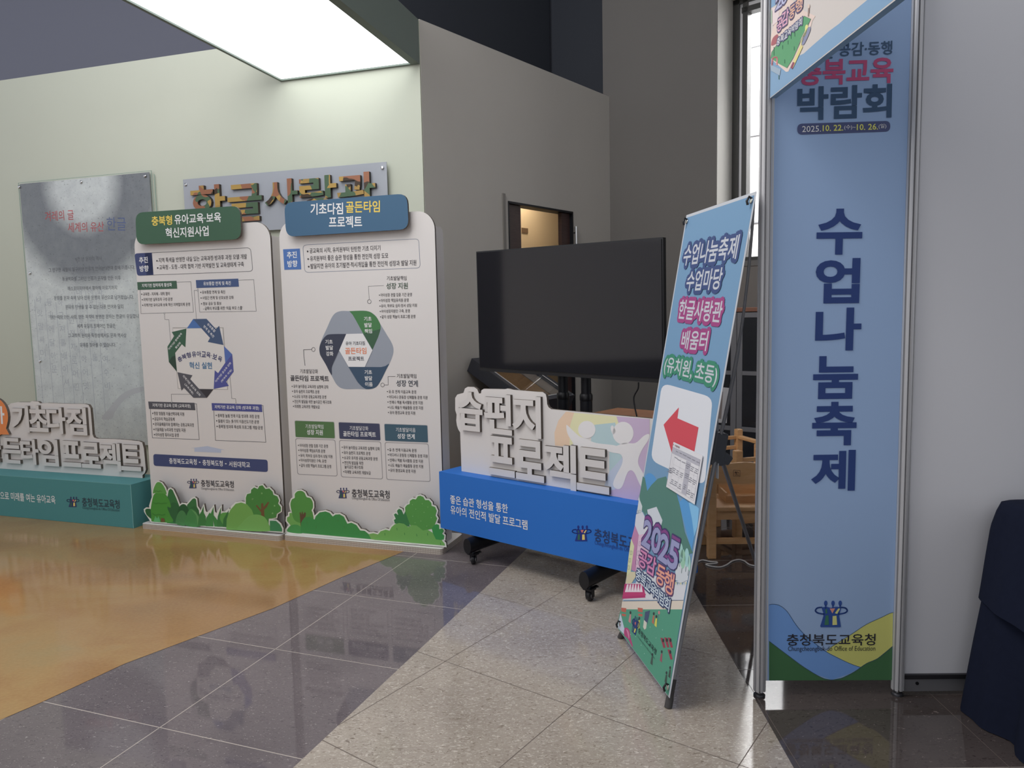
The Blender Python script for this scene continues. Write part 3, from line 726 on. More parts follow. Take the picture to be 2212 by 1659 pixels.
# ---- board two
t2, B2, W2 = board('white cardboard board headed by a blue title plate, with a looping six-sided ribbon', (612, 1167.5), (957, 1198), None, None, 2)
zt = B2.at(880, 458, FACE)[1]
m = body(t2, B2, max(.012, B2.at(629, 1060, FACE)[0]), W2 - .03, zt, .11, zt - .09)
A = Art(m, B2, FACE)
A.Z(590, 410, .2351)
A.line(rquad([(273, 508), (1338, 450), (1352, 718), (292, 760)], 36), 4, (110, 116, 134), 1, True)
A.poly([(92, 547), (246, 540), (259, 731), (104, 735)], (78, 110, 166), 2)
A.T('추진', (128, 600), (218, 595), 62, WW, .021); A.T('방향', (133, 682), (224, 677), 62, WW, .021)
for s_, a, b_, d in (('공교육의 시작, 유치원부터 탄탄한 기초 다지기', (336, 562), (986, 534), (318, 566)), ('유치원부터 좋은 습관 형성을 통한 전인적 성장 도모', (340, 632), (1058, 604), (323, 636)), ('발달지연 유아의 조기발견·적시개입을 통한 전인적 성장과 발달 지원', (344, 702), (1316, 668), (328, 706))):
    A.bul(s_, a, b_, 50, TX, d, 8)
A.T('기초발달책임', (1045, 813), (1226, 811), 40, TX, .004); A.T('성장 지원', (1040, 884), (1238, 881), 58, (78, 92, 80), .016)
A.line([(1016, 881), (876, 886), (883, 1008)], 3, LN, 1); A.line(ell(884, 1027, 17, 18, 18), 3.5, LN, 2, True)
for s_, a, b_, d in (('아이성장 관찰 집중 기간 운영', (988, 967), (1275, 962), (978, 968)), ('아이성장 책임유치원 운영', (990, 1017), (1245, 1013), (980, 1018)), ('유아, 학부모 심리·정서 상담 지원', (993, 1068), (1322, 1061), (983, 1068)), ('아이성장지원단 구축, 운영', (995, 1117), (1256, 1112), (985, 1117)), ('같이 성장 책놀이 프로그램 운영', (998, 1167), (1307, 1163), (988, 1167))):
    A.bul(s_, a, b_, 33, TX, d, 5)
A.Z(670, 660, .11455)
SG = (140, 146, 156)
hexo = smooth([(430, 190), (560, 108), (760, 104), (1060, 102), (1230, 190), (1325, 350), (1440, 540), (1545, 720), (1572, 860), (1530, 1020), (1440, 1200), (1330, 1420), (1240, 1540), (1100, 1578), (900, 1574), (640, 1572), (510, 1500), (420, 1350), (300, 1120), (190, 930), (175, 800), (220, 640), (310, 440)], 5)
A.poly(hexo, SG, 1)
A.poly(smooth([(740, 106), (1060, 102), (1210, 175), (1310, 320), (1328, 440), (1280, 600)], 5, False) + [(1175, 835), (995, 520), (870, 290), (800, 170)], (72, 118, 76), 2); A.poly([(1000, 530), (1330, 440), (1280, 600), (1175, 835)], (64, 92, 72), 2.3)
A.poly(smooth([(682, 536), (400, 540), (300, 570), (215, 680), (175, 800), (190, 930)], 5, False) + smooth([(300, 1120), (405, 1312), (410, 1180), (440, 1090)], 5, False) + [(548, 850)], (62, 66, 80), 2)
A.poly([(725, 1155), (1340, 1160)] + smooth([(1420, 1140), (1490, 1100), (1440, 1200), (1330, 1420), (1240, 1540), (1100, 1578), (1000, 1545), (910, 1460)], 5, False), (62, 80, 100), 2)
A.poly([(682, 536), (995, 528), (1178, 845), (1035, 1158), (722, 1155), (548, 850)], (212, 211, 212), 3)
A.line([(548, 850), (722, 1155), (900, 1450)], 5, (110, 116, 126), 3.4); A.line([(440, 1090), (548, 850)], 5, (110, 116, 126), 3.4); A.line([(1178, 845), (1035, 1158)], 4, (110, 116, 126), 3.4)
DK = (58, 58, 66)
for s_, a, b_, h, c in (('기초', (1017, 252), (1160, 248), 82, WT), ('발달', (1025, 370), (1165, 366), 84, WT), ('책임', (1030, 484), (1170, 480), 84, WT), ('기초', (288, 684), (427, 682), 82, WT), ('발달', (297, 797), (436, 795), 84, WT), ('강화', (304, 910), (440, 908), 84, WT), ('기초', (1028, 1256), (1170, 1256), 82, WT), ('발달', (1034, 1370), (1174, 1370), 84, WT), ('이음', (1038, 1483), (1182, 1483), 84, WT),
                        ('유아 기초다짐', (672, 715), (1034, 710), 74, DK), ('골든타임', (662, 856), (1062, 852), 124, (206, 122, 84)), ('프로젝트', (720, 1002), (1020, 1002), 84, DK)):
    A.T(s_, a, b_, h, c, .019, 4)
A.line([(30, 828), (-122, 833), (-118, 960), (-95, 1130)], 9, LN, 2); A.line(ell(62, 828, 32, 38, 18), 7, LN, 2, True)
A.line([(1608, 1338), (1468, 1340), (1472, 1497), (1400, 1497)], 7, LN, 2); A.line(ell(1366, 1497, 34, 36, 18), 7, LN, 2, True)
A.Z(600, 780, .2593)
A.T('기초발달강화', (187, 84), (335, 86), 36, TX, .004); A.T('골든타임 프로젝트', (106, 141), (426, 147), 48, (62, 60, 64), .021)
A.T('기초발달책임', (992, 123), (1155, 125), 36, TX, .004); A.T('성장 연계', (988, 184), (1168, 187), 54, (70, 74, 82), .016)
for s_, a, b_, d in (('유아 놀이중심 교육과정 실행력 강화', (131, 209), (422, 216), (121, 210)), ('유아 습펀지 프로젝트 운영', (134, 252), (346, 256), (124, 251)), ('소규모 유치원 공동교육과정 운영', (137, 294), (404, 300), (127, 293)), ('전인적 발달을 위한 놀이공간 재구조화', (140, 336), (448, 343), (130, 335)), ('미래형 교육과정 개발보급', (142, 377), (350, 382), (132, 376)),
                     ('유·초 연계 이음교육 운영', (925, 254), (1153, 257), (914, 253)), ('어디서나 운동장 신체활동 운영 지원', (927, 298), (1248, 304), (916, 297)), ('언제나 책봄 독서활동 운영 지원', (930, 342), (1208, 347), (919, 341)), ('나도 예술가 예술활동 운영 지원', (932, 385), (1211, 390), (921, 384)), ('유아 환경교육 운영 지원', (934, 428), (1146, 433), (923, 427)),
                     ('아이성장 관찰 집중 기간 운영', (183, 702), (418, 709), (173, 701)), ('아이성장 책임유치원 운영', (186, 743), (394, 750), (176, 742)), ('유아, 학부모 심리·정서 상담 지원', (189, 786), (456, 796), (179, 785)), ('아이성장지원단 구축, 운영', (191, 826), (404, 834), (181, 825)), ('같이 성장 책놀이 프로그램 운영', (194, 868), (445, 878), (184, 867)),
                     ('유아 놀이중심 교육과정 실행력 강화', (548, 718), (850, 731), (538, 717)), ('유아 습펀지 프로젝트 운영', (550, 762), (771, 770), (540, 761)), ('소규모 유치원 공동교육과정 운영', (553, 804), (831, 815), (543, 803)), ('전인적 발달을 위한', (555, 846), (714, 851), (545, 845)), ('미래형 교육과정 개발보급', (560, 922), (775, 932), (550, 921)),
                     ('유·초 연계 이음교육 운영', (929, 738), (1155, 745), (919, 737)), ('어디서나 운동장 신체활동 운영 지원', (931, 780), (1249, 792), (921, 779)), ('언제나 책봄 독서활동 운영 지원', (933, 824), (1210, 835), (923, 823)), ('나도 예술가 예술활동 운영 지원', (936, 867), (1212, 878), (926, 866)), ('유아 환경교육 운영 지원', (938, 909), (1149, 918), (928, 908))):
    A.bul(s_, a, b_, 29, TX, d, 4.5)
A.T('놀이공간 재구조화', (557, 881), (712, 887), 29, TX, .006)
for q, c, s1, a1, b1_, s2, a2, b2_ in (([(143, 497), (469, 508), (476, 643), (150, 632)], (82, 112, 74), '기초발달책임', (232, 543), (381, 547), '성장 지원', (243, 591), (377, 596)), ([(508, 510), (848, 522), (856, 660), (516, 646)], (66, 70, 92), '기초발달강화', (600, 557), (755, 562), '골든타임 프로젝트', (546, 604), (818, 613)), ([(889, 524), (1246, 536), (1252, 677), (896, 663)], (66, 90, 104), '기초발달이음', (985, 571), (1148, 575), '성장 연계', (996, 624), (1142, 629))):
    A.rq(offset(q, 4), 12, (176, 174, 174), 1); A.rq(q, 10, c, 2); A.T(s1, a1, b1_, 36, WW, .003); A.T(s2, a2, b2_, 44, WW, .019)
for q in ([(148, 645), (478, 657), (496, 958), (166, 942)], [(513, 660), (858, 673), (874, 982), (530, 964)], [(893, 677), (1254, 690), (1270, 1004), (908, 986)]):
    A.line(rquad(q, 18), 5, (146, 142, 144), 1, True)
emblem(A, (544, 1098), .37, 3, (70, 72, 104)); A.T('충청북도교육청', (618, 1098), (933, 1112), 68, (58, 56, 60), .012, 4); A.T('Chungcheongbuk-do Office Of Education', (619, 1142), (933, 1160), 30, (96, 94, 98), -.004, 4)
m.obj('front_sheet', t2)
plate(t2, B2, ((590, 410, .2351), [(100, 118), (1230, 34), (1246, 362), (120, 432)]), .07, (66, 96, 122),
      [('기초다짐', (344, 178), (643, 172), 108, WW), ('골든타임', (668, 160), (982, 152), 108, YL), ('프로젝트', (513, 298), (818, 292), 106, WW)])

# ---- printed bush cut-outs standing in front of the boards
BSH = .03
def bush(t, pl, zoom, outer, shapes, lines, brd=17):
    mb = MB(); A = Art(mb, pl, BSH, 205); A.Z(*zoom)
    P = A.Ps(offset(outer, brd)); P = [(x, max(.036, z)) for x, z in P]
    mb.prism(P, BSH, BSH + .014, A.c((214, 222, 208)), CORR)
    for i, (pts, c, sm_) in enumerate(shapes): (A.sm if sm_ else A.poly)(pts, c, 1 + i * .25)
    for pts, w_, c in lines: A.line(pts, w_, c, 1.3 + .25 * len(shapes))
    mb.obj('bush_cutout', t)
    for bx in (.12, W1 - .25): s = MB(); s.box(bx, bx + .08, BSH + .014, FACE, .037, .09, WHITE); s.obj('cutout_brace', t)
G1, G2, G3, G4, G5, G6 = (74, 130, 66), (92, 152, 76), (54, 100, 62), (66, 118, 70), (118, 168, 92), (128, 178, 104)
out1 = [(192, 735), (95, 590), (90, 560), (115, 542), (175, 548), (170, 500), (200, 400), (235, 320), (212, 310), (225, 240), (260, 165), (295, 146), (340, 165), (390, 235), (412, 310), (425, 340), (445, 265), (475, 246), (505, 265), (560, 380), (605, 505), (650, 472), (700, 476), (720, 486), (800, 395), (830, 386), (855, 405), (866, 515), (898, 560), (900, 605), (930, 585), (968, 500), (980, 585), (1010, 620), (1060, 585), (1115, 515), (1120, 600), (1165, 640), (1185, 590), (1230, 515), (1222, 600), (1290, 600), (1345, 560), (1362, 590), (1390, 520), (1450, 460), (1530, 448), (1600, 462), (1600, 380), (1620, 325), (1675, 312), (1680, 260), (1725, 226), (1778, 250), (1800, 205), (1848, 194), (1893, 250), (1950, 240), (2000, 290), (2010, 335), (2070, 360), (2095, 420), (2080, 465), (2122, 520), (2120, 580), (2060, 620), (2050, 675), (1990, 688), (1955, 690), (1965, 722), (2050, 722), (2110, 775), (2142, 840), (2142, 888)]
pine = [(180, 550), (205, 400), (240, 320), (330, 305), (400, 330), (450, 410), (480, 500), (470, 530), (425, 520), (470, 640), (500, 740), (215, 735), (190, 640)]
bush(t1, B1, (300, 1020, .1447), out1, [
    ([(95, 570), (125, 545), (190, 560), (260, 650), (280, 725), (240, 720), (190, 700), (120, 640)], G3, True),
    ([(425, 380), (445, 270), (475, 247), (505, 268), (560, 390), (610, 520), (640, 780), (420, 760)], (60, 112, 66), False),
    ([(720, 490), (800, 400), (830, 388), (855, 408), (866, 515), (898, 570), (895, 800), (720, 790)], (60, 112, 66), False),
    (ell(520, 600, 95, 150, 24), G3, False), (ell(665, 640, 90, 165, 24), (48, 90, 56), False), (ell(820, 640, 85, 130, 24), (56, 104, 62), False),
    ([(190, 735), (180, 560), (330, 540), (470, 640), (520, 760)], (62, 128, 68), False), (pine, (76, 142, 62), True), ([(212, 315), (225, 240), (260, 165), (295, 147), (340, 166), (390, 240), (415, 325), (370, 318), (240, 312)], G2, True),
    ([(560, 770), (575, 640), (635, 570), (700, 620), (720, 785)], (74, 128, 78), True), ([(700, 790), (715, 640), (780, 545), (870, 620), (930, 800)], (72, 132, 76), True), ([(790, 560), (850, 590), (920, 700), (925, 800), (880, 795), (860, 650)], (96, 150, 92), False),
    ([(880, 800), (900, 640), (935, 590), (968, 502), (970, 600), (1000, 660), (1010, 800)], (66, 122, 68), False), ([(1000, 805), (1010, 680), (1060, 600), (1075, 620), (1116, 516), (1118, 640), (1180, 720), (1190, 812), (1130, 808), (1108, 700), (1118, 808)], (70, 132, 72), False),
    ([(1170, 812), (1180, 660), (1230, 518), (1222, 640), (1290, 720), (1300, 815)], (66, 122, 68), False), ([(1215, 700), (1230, 620), (1290, 600), (1360, 625), (1360, 800), (1290, 812)], G2, True), ([(1255, 815), (1265, 700), (1345, 562), (1320, 700), (1310, 818)], (60, 112, 62), False),
    ([(1600, 462), (1600, 380), (1620, 325), (1675, 312), (1680, 260), (1725, 226), (1778, 250), (1800, 205), (1848, 194), (1893, 250), (1950, 240), (2000, 290), (2010, 335), (2070, 360), (2095, 420), (2080, 465), (2122, 520), (2120, 580), (2060, 620), (2050, 675), (1990, 688), (1940, 690), (1940, 860), (1700, 850), (1620, 560)], G1, False),
    ([(1825, 690), (1830, 600), (1750, 500), (1765, 485), (1828, 560), (1828, 465), (1860, 460), (1866, 520), (1930, 440), (1950, 450), (1915, 520), (1875, 560), (1880, 720)], (110, 82, 56), False),
    ([(1310, 850), (1315, 700), (1370, 560), (1450, 470), (1530, 450), (1620, 480), (1690, 560), (1740, 700), (1740, 880), (1310, 855)], (112, 162, 84), False), ([(1500, 860), (1540, 760), (1640, 660), (1760, 630), (1880, 670), (1945, 780), (1960, 876)], (116, 168, 92), True),
    ([(1958, 722), (2050, 724), (2110, 778), (2140, 842), (2140, 884), (1962, 875)], (66, 128, 84), False),
    ([(225, 740), (250, 650), (280, 690), (300, 650), (330, 742)], (96, 172, 112), False), ([(332, 740), (338, 680), (385, 690), (395, 742)], (110, 82, 56), False)],
    [(smooth([(230, 260), (245, 285), (270, 275), (295, 292), (320, 275), (345, 290)], 3, False), 4, (70, 116, 60)), (smooth([(220, 450), (260, 468), (300, 455), (340, 470), (380, 458), (425, 462)], 3, False), 4, (62, 116, 58)), (smooth([(205, 610), (250, 640), (300, 625), (350, 640), (400, 622)], 3, False), 4, (52, 104, 58))] +
    [(ell(x, y, 6, 7, 8), 12, (150, 196, 130)) for x, y in ((1840, 313), (1702, 398), (2030, 500), (2000, 612))])
out2 = [(80, 640), (120, 560), (150, 520), (110, 470), (112, 430), (140, 415), (140, 380), (165, 372), (180, 400), (165, 340), (152, 270), (170, 215), (202, 195), (205, 150), (235, 118), (280, 112), (320, 135), (345, 185), (390, 200), (418, 250), (420, 310), (405, 345), (418, 380), (425, 430), (445, 455), (455, 415), (500, 370), (570, 358), (620, 375), (658, 415), (690, 395), (740, 392), (790, 420), (830, 500), (880, 492), (940, 520), (985, 582), (1040, 590), (1085, 622), (1140, 618), (1198, 632), (1230, 595), (1290, 575), (1338, 585), (1360, 545), (1400, 510), (1450, 495), (1405, 485), (1388, 460), (1410, 445), (1388, 395), (1410, 380), (1440, 400), (1425, 350), (1450, 325), (1480, 340), (1505, 395), (1525, 355), (1522, 310), (1545, 280), (1575, 270), (1580, 230), (1615, 208), (1650, 215), (1675, 175), (1705, 170), (1740, 185), (1762, 222), (1805, 222), (1835, 255), (1838, 290), (1880, 305), (1900, 350), (1885, 405), (1905, 440), (1890, 480), (1872, 520), (1900, 508), (1928, 520), (1930, 570), (1965, 560), (1985, 590), (1965, 625), (1990, 645), (1985, 690), (1960, 700), (1995, 740), (1998, 768)]
bush(t2, B2, (600, 1040, .18083), out2, [
    ([(150, 520), (110, 470), (112, 430), (140, 415), (140, 380), (165, 372), (200, 440), (290, 480), (290, 560), (150, 560)], (110, 164, 88), False),
    ([(200, 460), (165, 350), (152, 270), (170, 215), (202, 195), (205, 150), (235, 118), (280, 112), (320, 135), (345, 185), (390, 200), (418, 250), (420, 310), (405, 345), (418, 380), (420, 470), (300, 500)], (84, 142, 72), True),
    ([(275, 545), (262, 370), (275, 368), (280, 400), (295, 350), (305, 395), (322, 365), (338, 380), (332, 420), (290, 470)], (96, 76, 58), False),
    ([(120, 600), (135, 545), (180, 518), (240, 520), (290, 560), (290, 620)], (76, 146, 82), True),
    ([(272, 615), (280, 490), (320, 430), (380, 420), (440, 455), (455, 415), (500, 370), (570, 358), (620, 375), (658, 418), (690, 395), (740, 392), (790, 420), (832, 505), (880, 492), (940, 520), (985, 585), (1040, 590), (1090, 630), (1125, 690)], (66, 138, 76), False),
    ([(1085, 630), (1140, 618), (1198, 632), (1200, 700), (1120, 690)], G5, False),
    ([(1575, 540), (1400, 500), (1388, 460), (1410, 445), (1388, 395), (1410, 380), (1440, 400), (1425, 350), (1450, 325), (1480, 340), (1505, 395), (1525, 355), (1580, 400)], (62, 122, 74), False),
    ([(1550, 430), (1525, 360), (1522, 310), (1545, 280), (1575, 270), (1580, 230), (1615, 208), (1650, 215), (1675, 175), (1705, 170), (1740, 185), (1762, 222), (1805, 222), (1835, 255), (1838, 290), (1880, 305), (1900, 350), (1885, 405), (1905, 440), (1890, 480), (1860, 560), (1700, 600), (1590, 540)], (86, 148, 74), False),
    ([(1840, 560), (1872, 520), (1900, 508), (1928, 520), (1930, 570), (1965, 560), (1985, 590), (1965, 625), (1990, 645), (1985, 690), (1950, 700), (1880, 720)], (62, 142, 76), False),
    ([(1150, 695), (1200, 630), (1230, 595), (1290, 575), (1338, 588), (1360, 545), (1400, 510), (1450, 495), (1510, 505), (1560, 545), (1600, 520), (1660, 525), (1735, 585), (1790, 575), (1850, 610), (1890, 690), (1960, 700), (1995, 745), (1995, 765)], (112, 168, 90), False)],
    [([(x, y - 12), (x + 3, y + 12)], 7, (70, 128, 70)) for x, y in ((350, 495), (545, 450), (720, 465), (795, 545), (460, 545), (1280, 630), (1425, 568), (1515, 625), (1660, 640), (1790, 630), (1945, 745))] +
    [(ell(x, y, 3, 4, 6), 6, (132, 182, 116)) for x, y in ((1610, 275), (1728, 265), (1795, 305), (1650, 330), (1750, 368), (1615, 415), (1835, 432), (1712, 472), (1642, 492), (1782, 532))])

# ================================================================== teal letter cut-out (cropped by the left edge of the view)
p = onfloor(289, 1142)
TE = Pl((p.x, p.y, 0), -19.0)
tl = thing('letter_cutout', 'white block-letter cut-out on a long teal carton, at the far left', 'display', TE)
zt = TE.at(281, 1047)[1]
b = onfloor(308, 1033, zt); yb = (TE.Ri @ (b - TE.o)).y; yb = min(max(yb, .08), .2)
TEAL = ink(74, 130, 132, 200)
m = MB(); m.box(-1.75, 0, 0, .30, 0.002, zt, TEAL)
A = Art(m, TE, 0); A.Z(0, 830, .217)
A.T('으로 미래를 여는 유아교육', (4, 1106), (553, 1152), 82, (206, 220, 220), .014)
emblem(A, (728, 1170), .43, 3, (54, 62, 98)); A.T('충청북도교육청', (818, 1170), (1192, 1196), 88, (54, 66, 76), .012, 4); A.T('Chungcheongbuk-do Office Of Education', (822, 1230), (1192, 1258), 34, (58, 86, 94), -.004, 4)
m.box(-.003, .0005, -.0006, .0, 0.002, zt, ink(130, 176, 176)); m.box(-1.75, 0, -.0006, .0, zt - .002, zt + .0004, ink(110, 160, 160))
m.obj('carton', tl)
A = Art(MB(), TE, yb); A.Z(0, 830, .217)
o_ = [(-900, 790), (-900, 190), (90, 205), (110, 190), (180, 178), (300, 180), (320, 168), (380, 172), (400, 190), (470, 186), (600, 192), (700, 195), (840, 196), (880, 205), (900, 240), (910, 350), (922, 500), (935, 530), (970, 542), (1200, 548), (1380, 566), (1415, 580), (1432, 640), (1452, 850), (1440, 885), (1418, 905), (1420, 935)]
P = A.Ps(o_); P = [(x, z) for x, z in P]; P[-1] = (P[-1][0], zt + .0006); P[0] = (-1.7, zt + .0006); P[1] = (-1.7, P[1][1])
A.mb.prism(P, yb, yb + .02, WHITE, CORR); A.mb.obj('letter_backing', tl)
LW = mat('letter_face', (226, 222, 219), .6)
yl = yb - .02
sc_ = lambda q, z: (z[0] + q[0] * z[2], z[1] + q[1] * z[2], z[0] + q[2] * z[2], z[1] + q[3] * z[2])
Zt = (0, 830, .217)
for ch, q in (('기', (108, 215, 286, 476)), ('초', (282, 212, 474, 474)), ('다', (466, 232, 652, 492)), ('짐', (656, 232, 860, 506)), ('골', (-190, 520, 8, 772)), ('든', (25, 535, 212, 788)), ('타', (205, 548, 384, 800)), ('임', (384, 550, 578, 814)), ('프', (612, 565, 800, 822)), ('로', (806, 580, 996, 836)), ('젝', (990, 588, 1198, 862)), ('트', (1200, 605, 1396, 862))):
    letter3d(ch, TE, sc_(q, Zt), yl, yb, LW, CORR, tl, .03)
m = MB(); A = Art(m, TE, yb - .02); A.Z(*Zt)
P = A.Ps(ell(-85, 330, 165, 205, 30, 70, 380) + [(60, 440), (92, 500), (10, 500)])
m.prism(P, yb - .02, yb, A.c((212, 128, 76)), CORR); A.T('아', (-70, 300), (45, 310), 175, (232, 228, 224), .03, 2); m.obj('speech_bubble', tl)

# ================================================================== blue letter cut-out in front of the television
p = onfloor(952, 1140, .165)
HB = Pl((p.x, p.y, 0), -39.7)
tb = thing('letter_cutout', 'white block-letter cut-out on a long bright blue carton, below the television', 'display', HB)
zb0, zb1 = .165, HB.at(945, 1018)[1]; xr = HB.at(1466, 1262)[0]
D = .2
for i in range(60):
    if HB.at(1521, 1217, D)[0] < xr: D += .005
D = .42 if D > .45 else D
b = onfloor(997, 1018, zb1); yb = min(max((HB.Ri @ (b - HB.o)).y, .05), D - .05)
BLUE = ink(44, 104, 182, 200)
m = MB(); m.box(0, xr, 0, D, zb0, zb1, BLUE)
A = Art(m, HB, 0); A.Z(940, 800, .3135)
A.T('좋은 습관 형성을 통한', (105, 888), (502, 954), 62, (226, 230, 236), .014); A.T('유아의 전인적 발달 프로그램', (107, 957), (637, 1067), 64, (226, 230, 236), .014)
emblem(A, (1010, 1122), .455, 3, (38, 50, 120)); A.T('충청북도교육청', (1098, 1130), (1500, 1222), 92, (44, 58, 96), .012, 4); A.T('Chungcheongbuk-do Office Of Education', (1100, 1188), (1500, 1278), 38, (44, 66, 130), -.004, 4)
m.obj('carton', tb)
A = Art(MB(), HB, yb); A.Z(940, 800, .3135)
o_ = [(182, 697), (176, 540), (172, 428), (158, 405), (150, 380), (145, 345), (148, 305), (138, 275), (138, 190), (152, 167), (195, 155), (205, 125), (225, 113), (268, 115), (290, 130), (302, 160), (316, 158), (318, 138), (335, 127), (480, 130), (500, 125), (545, 135), (700, 148), (742, 150), (762, 165), (768, 190), (772, 235), (782, 255), (800, 268)]
P = A.Ps(o_); e = A.P((1480, 331)); e0 = A.P((800, 268)); xe = xr - .015; P[0] = (P[0][0], zb1 + .0006)
P += [(xe, e[1] + (e[1] - e0[1]) * (xe - e[0]) / (e[0] - e0[0])), (xe, zb1 + .0006)]
PB = A.c((204, 200, 200)); A.mb.prism(P, yb, yb + .018, WHITE, CORR)
A.poly([(902, 284), (850, 345), (822, 430), (826, 518), (930, 530), (930, 400), (960, 292)], (214, 186, 162), 1); A.poly([(958, 292), (930, 380), (926, 520), (1100, 420), (1285, 370), (1250, 318)], (208, 206, 168), 1.3)
A.poly([(1100, 375), (1240, 360), (1300, 520), (1290, 640), (1200, 730), (1200, 520), (1075, 500), (1075, 400)], (168, 190, 194), 1.6)
x_ = A.P((1455, 330)); A.poly([(1250, 318), (1478, 335), (1478, 690), (1390, 900), (1150, 848), (1198, 760), (1280, 650), (1300, 520), (1265, 365)], (184, 166, 190), 1.9)
A.poly([(1200, 700), (1290, 600), (1310, 700), (1240, 820), (1150, 840)], (176, 186, 202), 2)
KW = (212, 209, 209)
A.ell(1046, 408, 60, 60, KW, 3); A.sm([(905, 380), (920, 385), (990, 450), (1040, 470), (1110, 500), (1250, 520), (1240, 560), (1100, 545), (1060, 620), (1000, 640), (960, 520), (915, 440)], KW, 3, 5)
A.ell(1296, 432, 72, 78, KW, 3.2); A.sm([(1210, 395), (1225, 380), (1245, 420), (1225, 440)], KW, 3.2, 4)
A.sm([(1080, 500), (1230, 522), (1300, 500), (1380, 500), (1440, 450), (1475, 440), (1470, 480), (1420, 560), (1400, 640), (1440, 720), (1460, 800), (1420, 800), (1370, 700), (1330, 700), (1290, 800), (1255, 818), (1228, 790), (1240, 740), (1290, 640), (1280, 580), (1200, 560)], KW, 3.2, 5)
A.mb.obj('letter_backing', tb)
yl = yb - .019; Zb = (940, 800, .3135)
for ch, q in (('습', (156, 150, 326, 418)), ('펀', (336, 165, 526, 440)), ('지', (530, 178, 728, 462)), ('프', (366, 458, 546, 728)), ('로', (554, 482, 748, 762)), ('젝', (746, 508, 970, 815)), ('트', (974, 538, 1198, 840))):
    letter3d(ch, HB, sc_(q, Zb), yl, yb, LW, CORR, tb, .03)

# ================================================================== television on a wheeled stand
d_ = RT * ((1433 - 1106) / FPX) - UP * ((680 - 829.5) / FPX) + FW
p = CAMP + d_ * (3.5 / d_.y)
TV = Pl((p.x, p.y, 0), -41.0)
tv = thing('television', 'large black flat screen television on a wheeled stand behind the blue letter cut-out', 'television', TV)
SCR = mat('screen_glass', (34, 34, 38), .06, spec=1.0); BEZ = mat('tv_bezel', (34, 35, 38), .35)  # screen black raised in the base colour to imitate haze
c4 = [TV.at(1027.5, 543.5), TV.at(1431.5, 512), TV.at(1434, 828), TV.at(1035, 801)]
m = MB(); m.prism(c4, .004, .03, BEZ); m.obj('bezel', tv, .002)
m = MB(); m.prism([(c4[0][0] + .008, c4[0][1] - .008), (c4[1][0] - .008, c4[1][1] - .008), (c4[2][0] - .008, c4[2][1] + .022), (c4[3][0] + .008, c4[3][1] + .022)], 0, .004, SCR); m.obj('screen', tv)
m = MB(); zc = (c4[0][1] + c4[2][1]) / 2; xc = (c4[0][0] + c4[2][0]) / 2; m.prism(rrect(xc - .45, xc + .45, zc - .24, zc + .2, .06), .03, .075, BLACKP); m.obj('rear_housing', tv)
m = MB(); m.box(xc - .2, xc + .2, .075, .1, zc - .15, zc + .2, BLACKM); m.obj('wall_bracket', tv)
xA, xB = TV.at(1216, 830, .13)[0], TV.at(1266, 836, .13)[0]
zj = TV.at(1266, 858, .13)[1]
for x in (xA, xB):
    m = MB(); m.tube([(x, .13, zj), (x, .13, zc + .15)], .028, BLACKM, 16); m.tube([(x, .13, .12), (x, .13, zj)], .034, BLACKM, 16); m.lathe([(.034, 0), (.036, .006), (.036, .03), (.032, .04)], BLACKP, (x, .13, zj - .02)); m.obj('column', tv)
cl = [TV.Ri @ (onfloor(1022, 1218) - TV.o), TV.Ri @ (onfloor(1273, 1297) - TV.o)]
m = MB(); m.box(cl[0].x - .03, cl[1].x + .03, .10, .16, .10, .16, BLACKM); m.obj('cross_beam', tv, .008)
for k, q in enumerate(cl):
    yf = q.y - .045; yk = .55
    m = MB()
    prof = [(.030 * cos(a), .045 * sin(a)) for a in [2 * pi * i / 20 for i in range(20)]]
    vs = [(q.x + u, y, .115 + v) for y in (yf, yk) for u, v in prof]; n = 20
    m.add(vs, [(i, (i + 1) % n, n + (i + 1) % n, n + i) for i in range(n)], BLACKM, True); m.add(vs[:n], [tuple(range(n))], BLACKP); m.add(vs[n:], [tuple(range(n))[::-1]], BLACKP)
    leg = m.obj('leg', tv)
    for y in (q.y, yk - .05):
        c = MB()
        ax = Vector((1, .75 if k == 0 and y == q.y else .12, 0)).normalized()
        c.lathe([(.010, -.013), (.026, -.011), (.028, 0), (.026, .011), (.010, .013)], BLACKP, (q.x + .004, y, .0285), 22, ax)
        c.lathe([(.013, -.0145), (.013, .0145)], STEEL, (q.x + .004, y, .0285), 14, ax)
        c.box(q.x - .024, q.x + .026, y - .022, y + .024, .056, .066, BLACKM); c.tube([(q.x, y, .06), (q.x, y, .085)], .008, CHROME, 8)
        sd = ax * .017
        for sg in (-1, 1):
            cc = Vector((q.x + .004, y, .045)) + sd * sg; c.bar(cc + Vector((0, 0, .016)), cc - Vector((0, 0, .024)), .004, .026, BLACKM, ax.cross(Vector((0, 0, 1))))
        if y == q.y: c.bar((q.x, y, .058), (q.x + .02, y + .045, .066), .022, .006, BLACKP)
        c.obj('caster', tv)
m = MB(); pts = [TV.at(1377, 826, .04), TV.at(1376, 840, .04), TV.at(1367, 858, .04), TV.at(1369, 880, .04), TV.at(1374, 905, .04), TV.at(1380, 960, .04)]
m.tube([(a, .05, z) for a, z in smooth([(q[0], q[1]) for q in pts], 4, False)], .004, BLACKP, 8); m.obj('power_cord', tv)

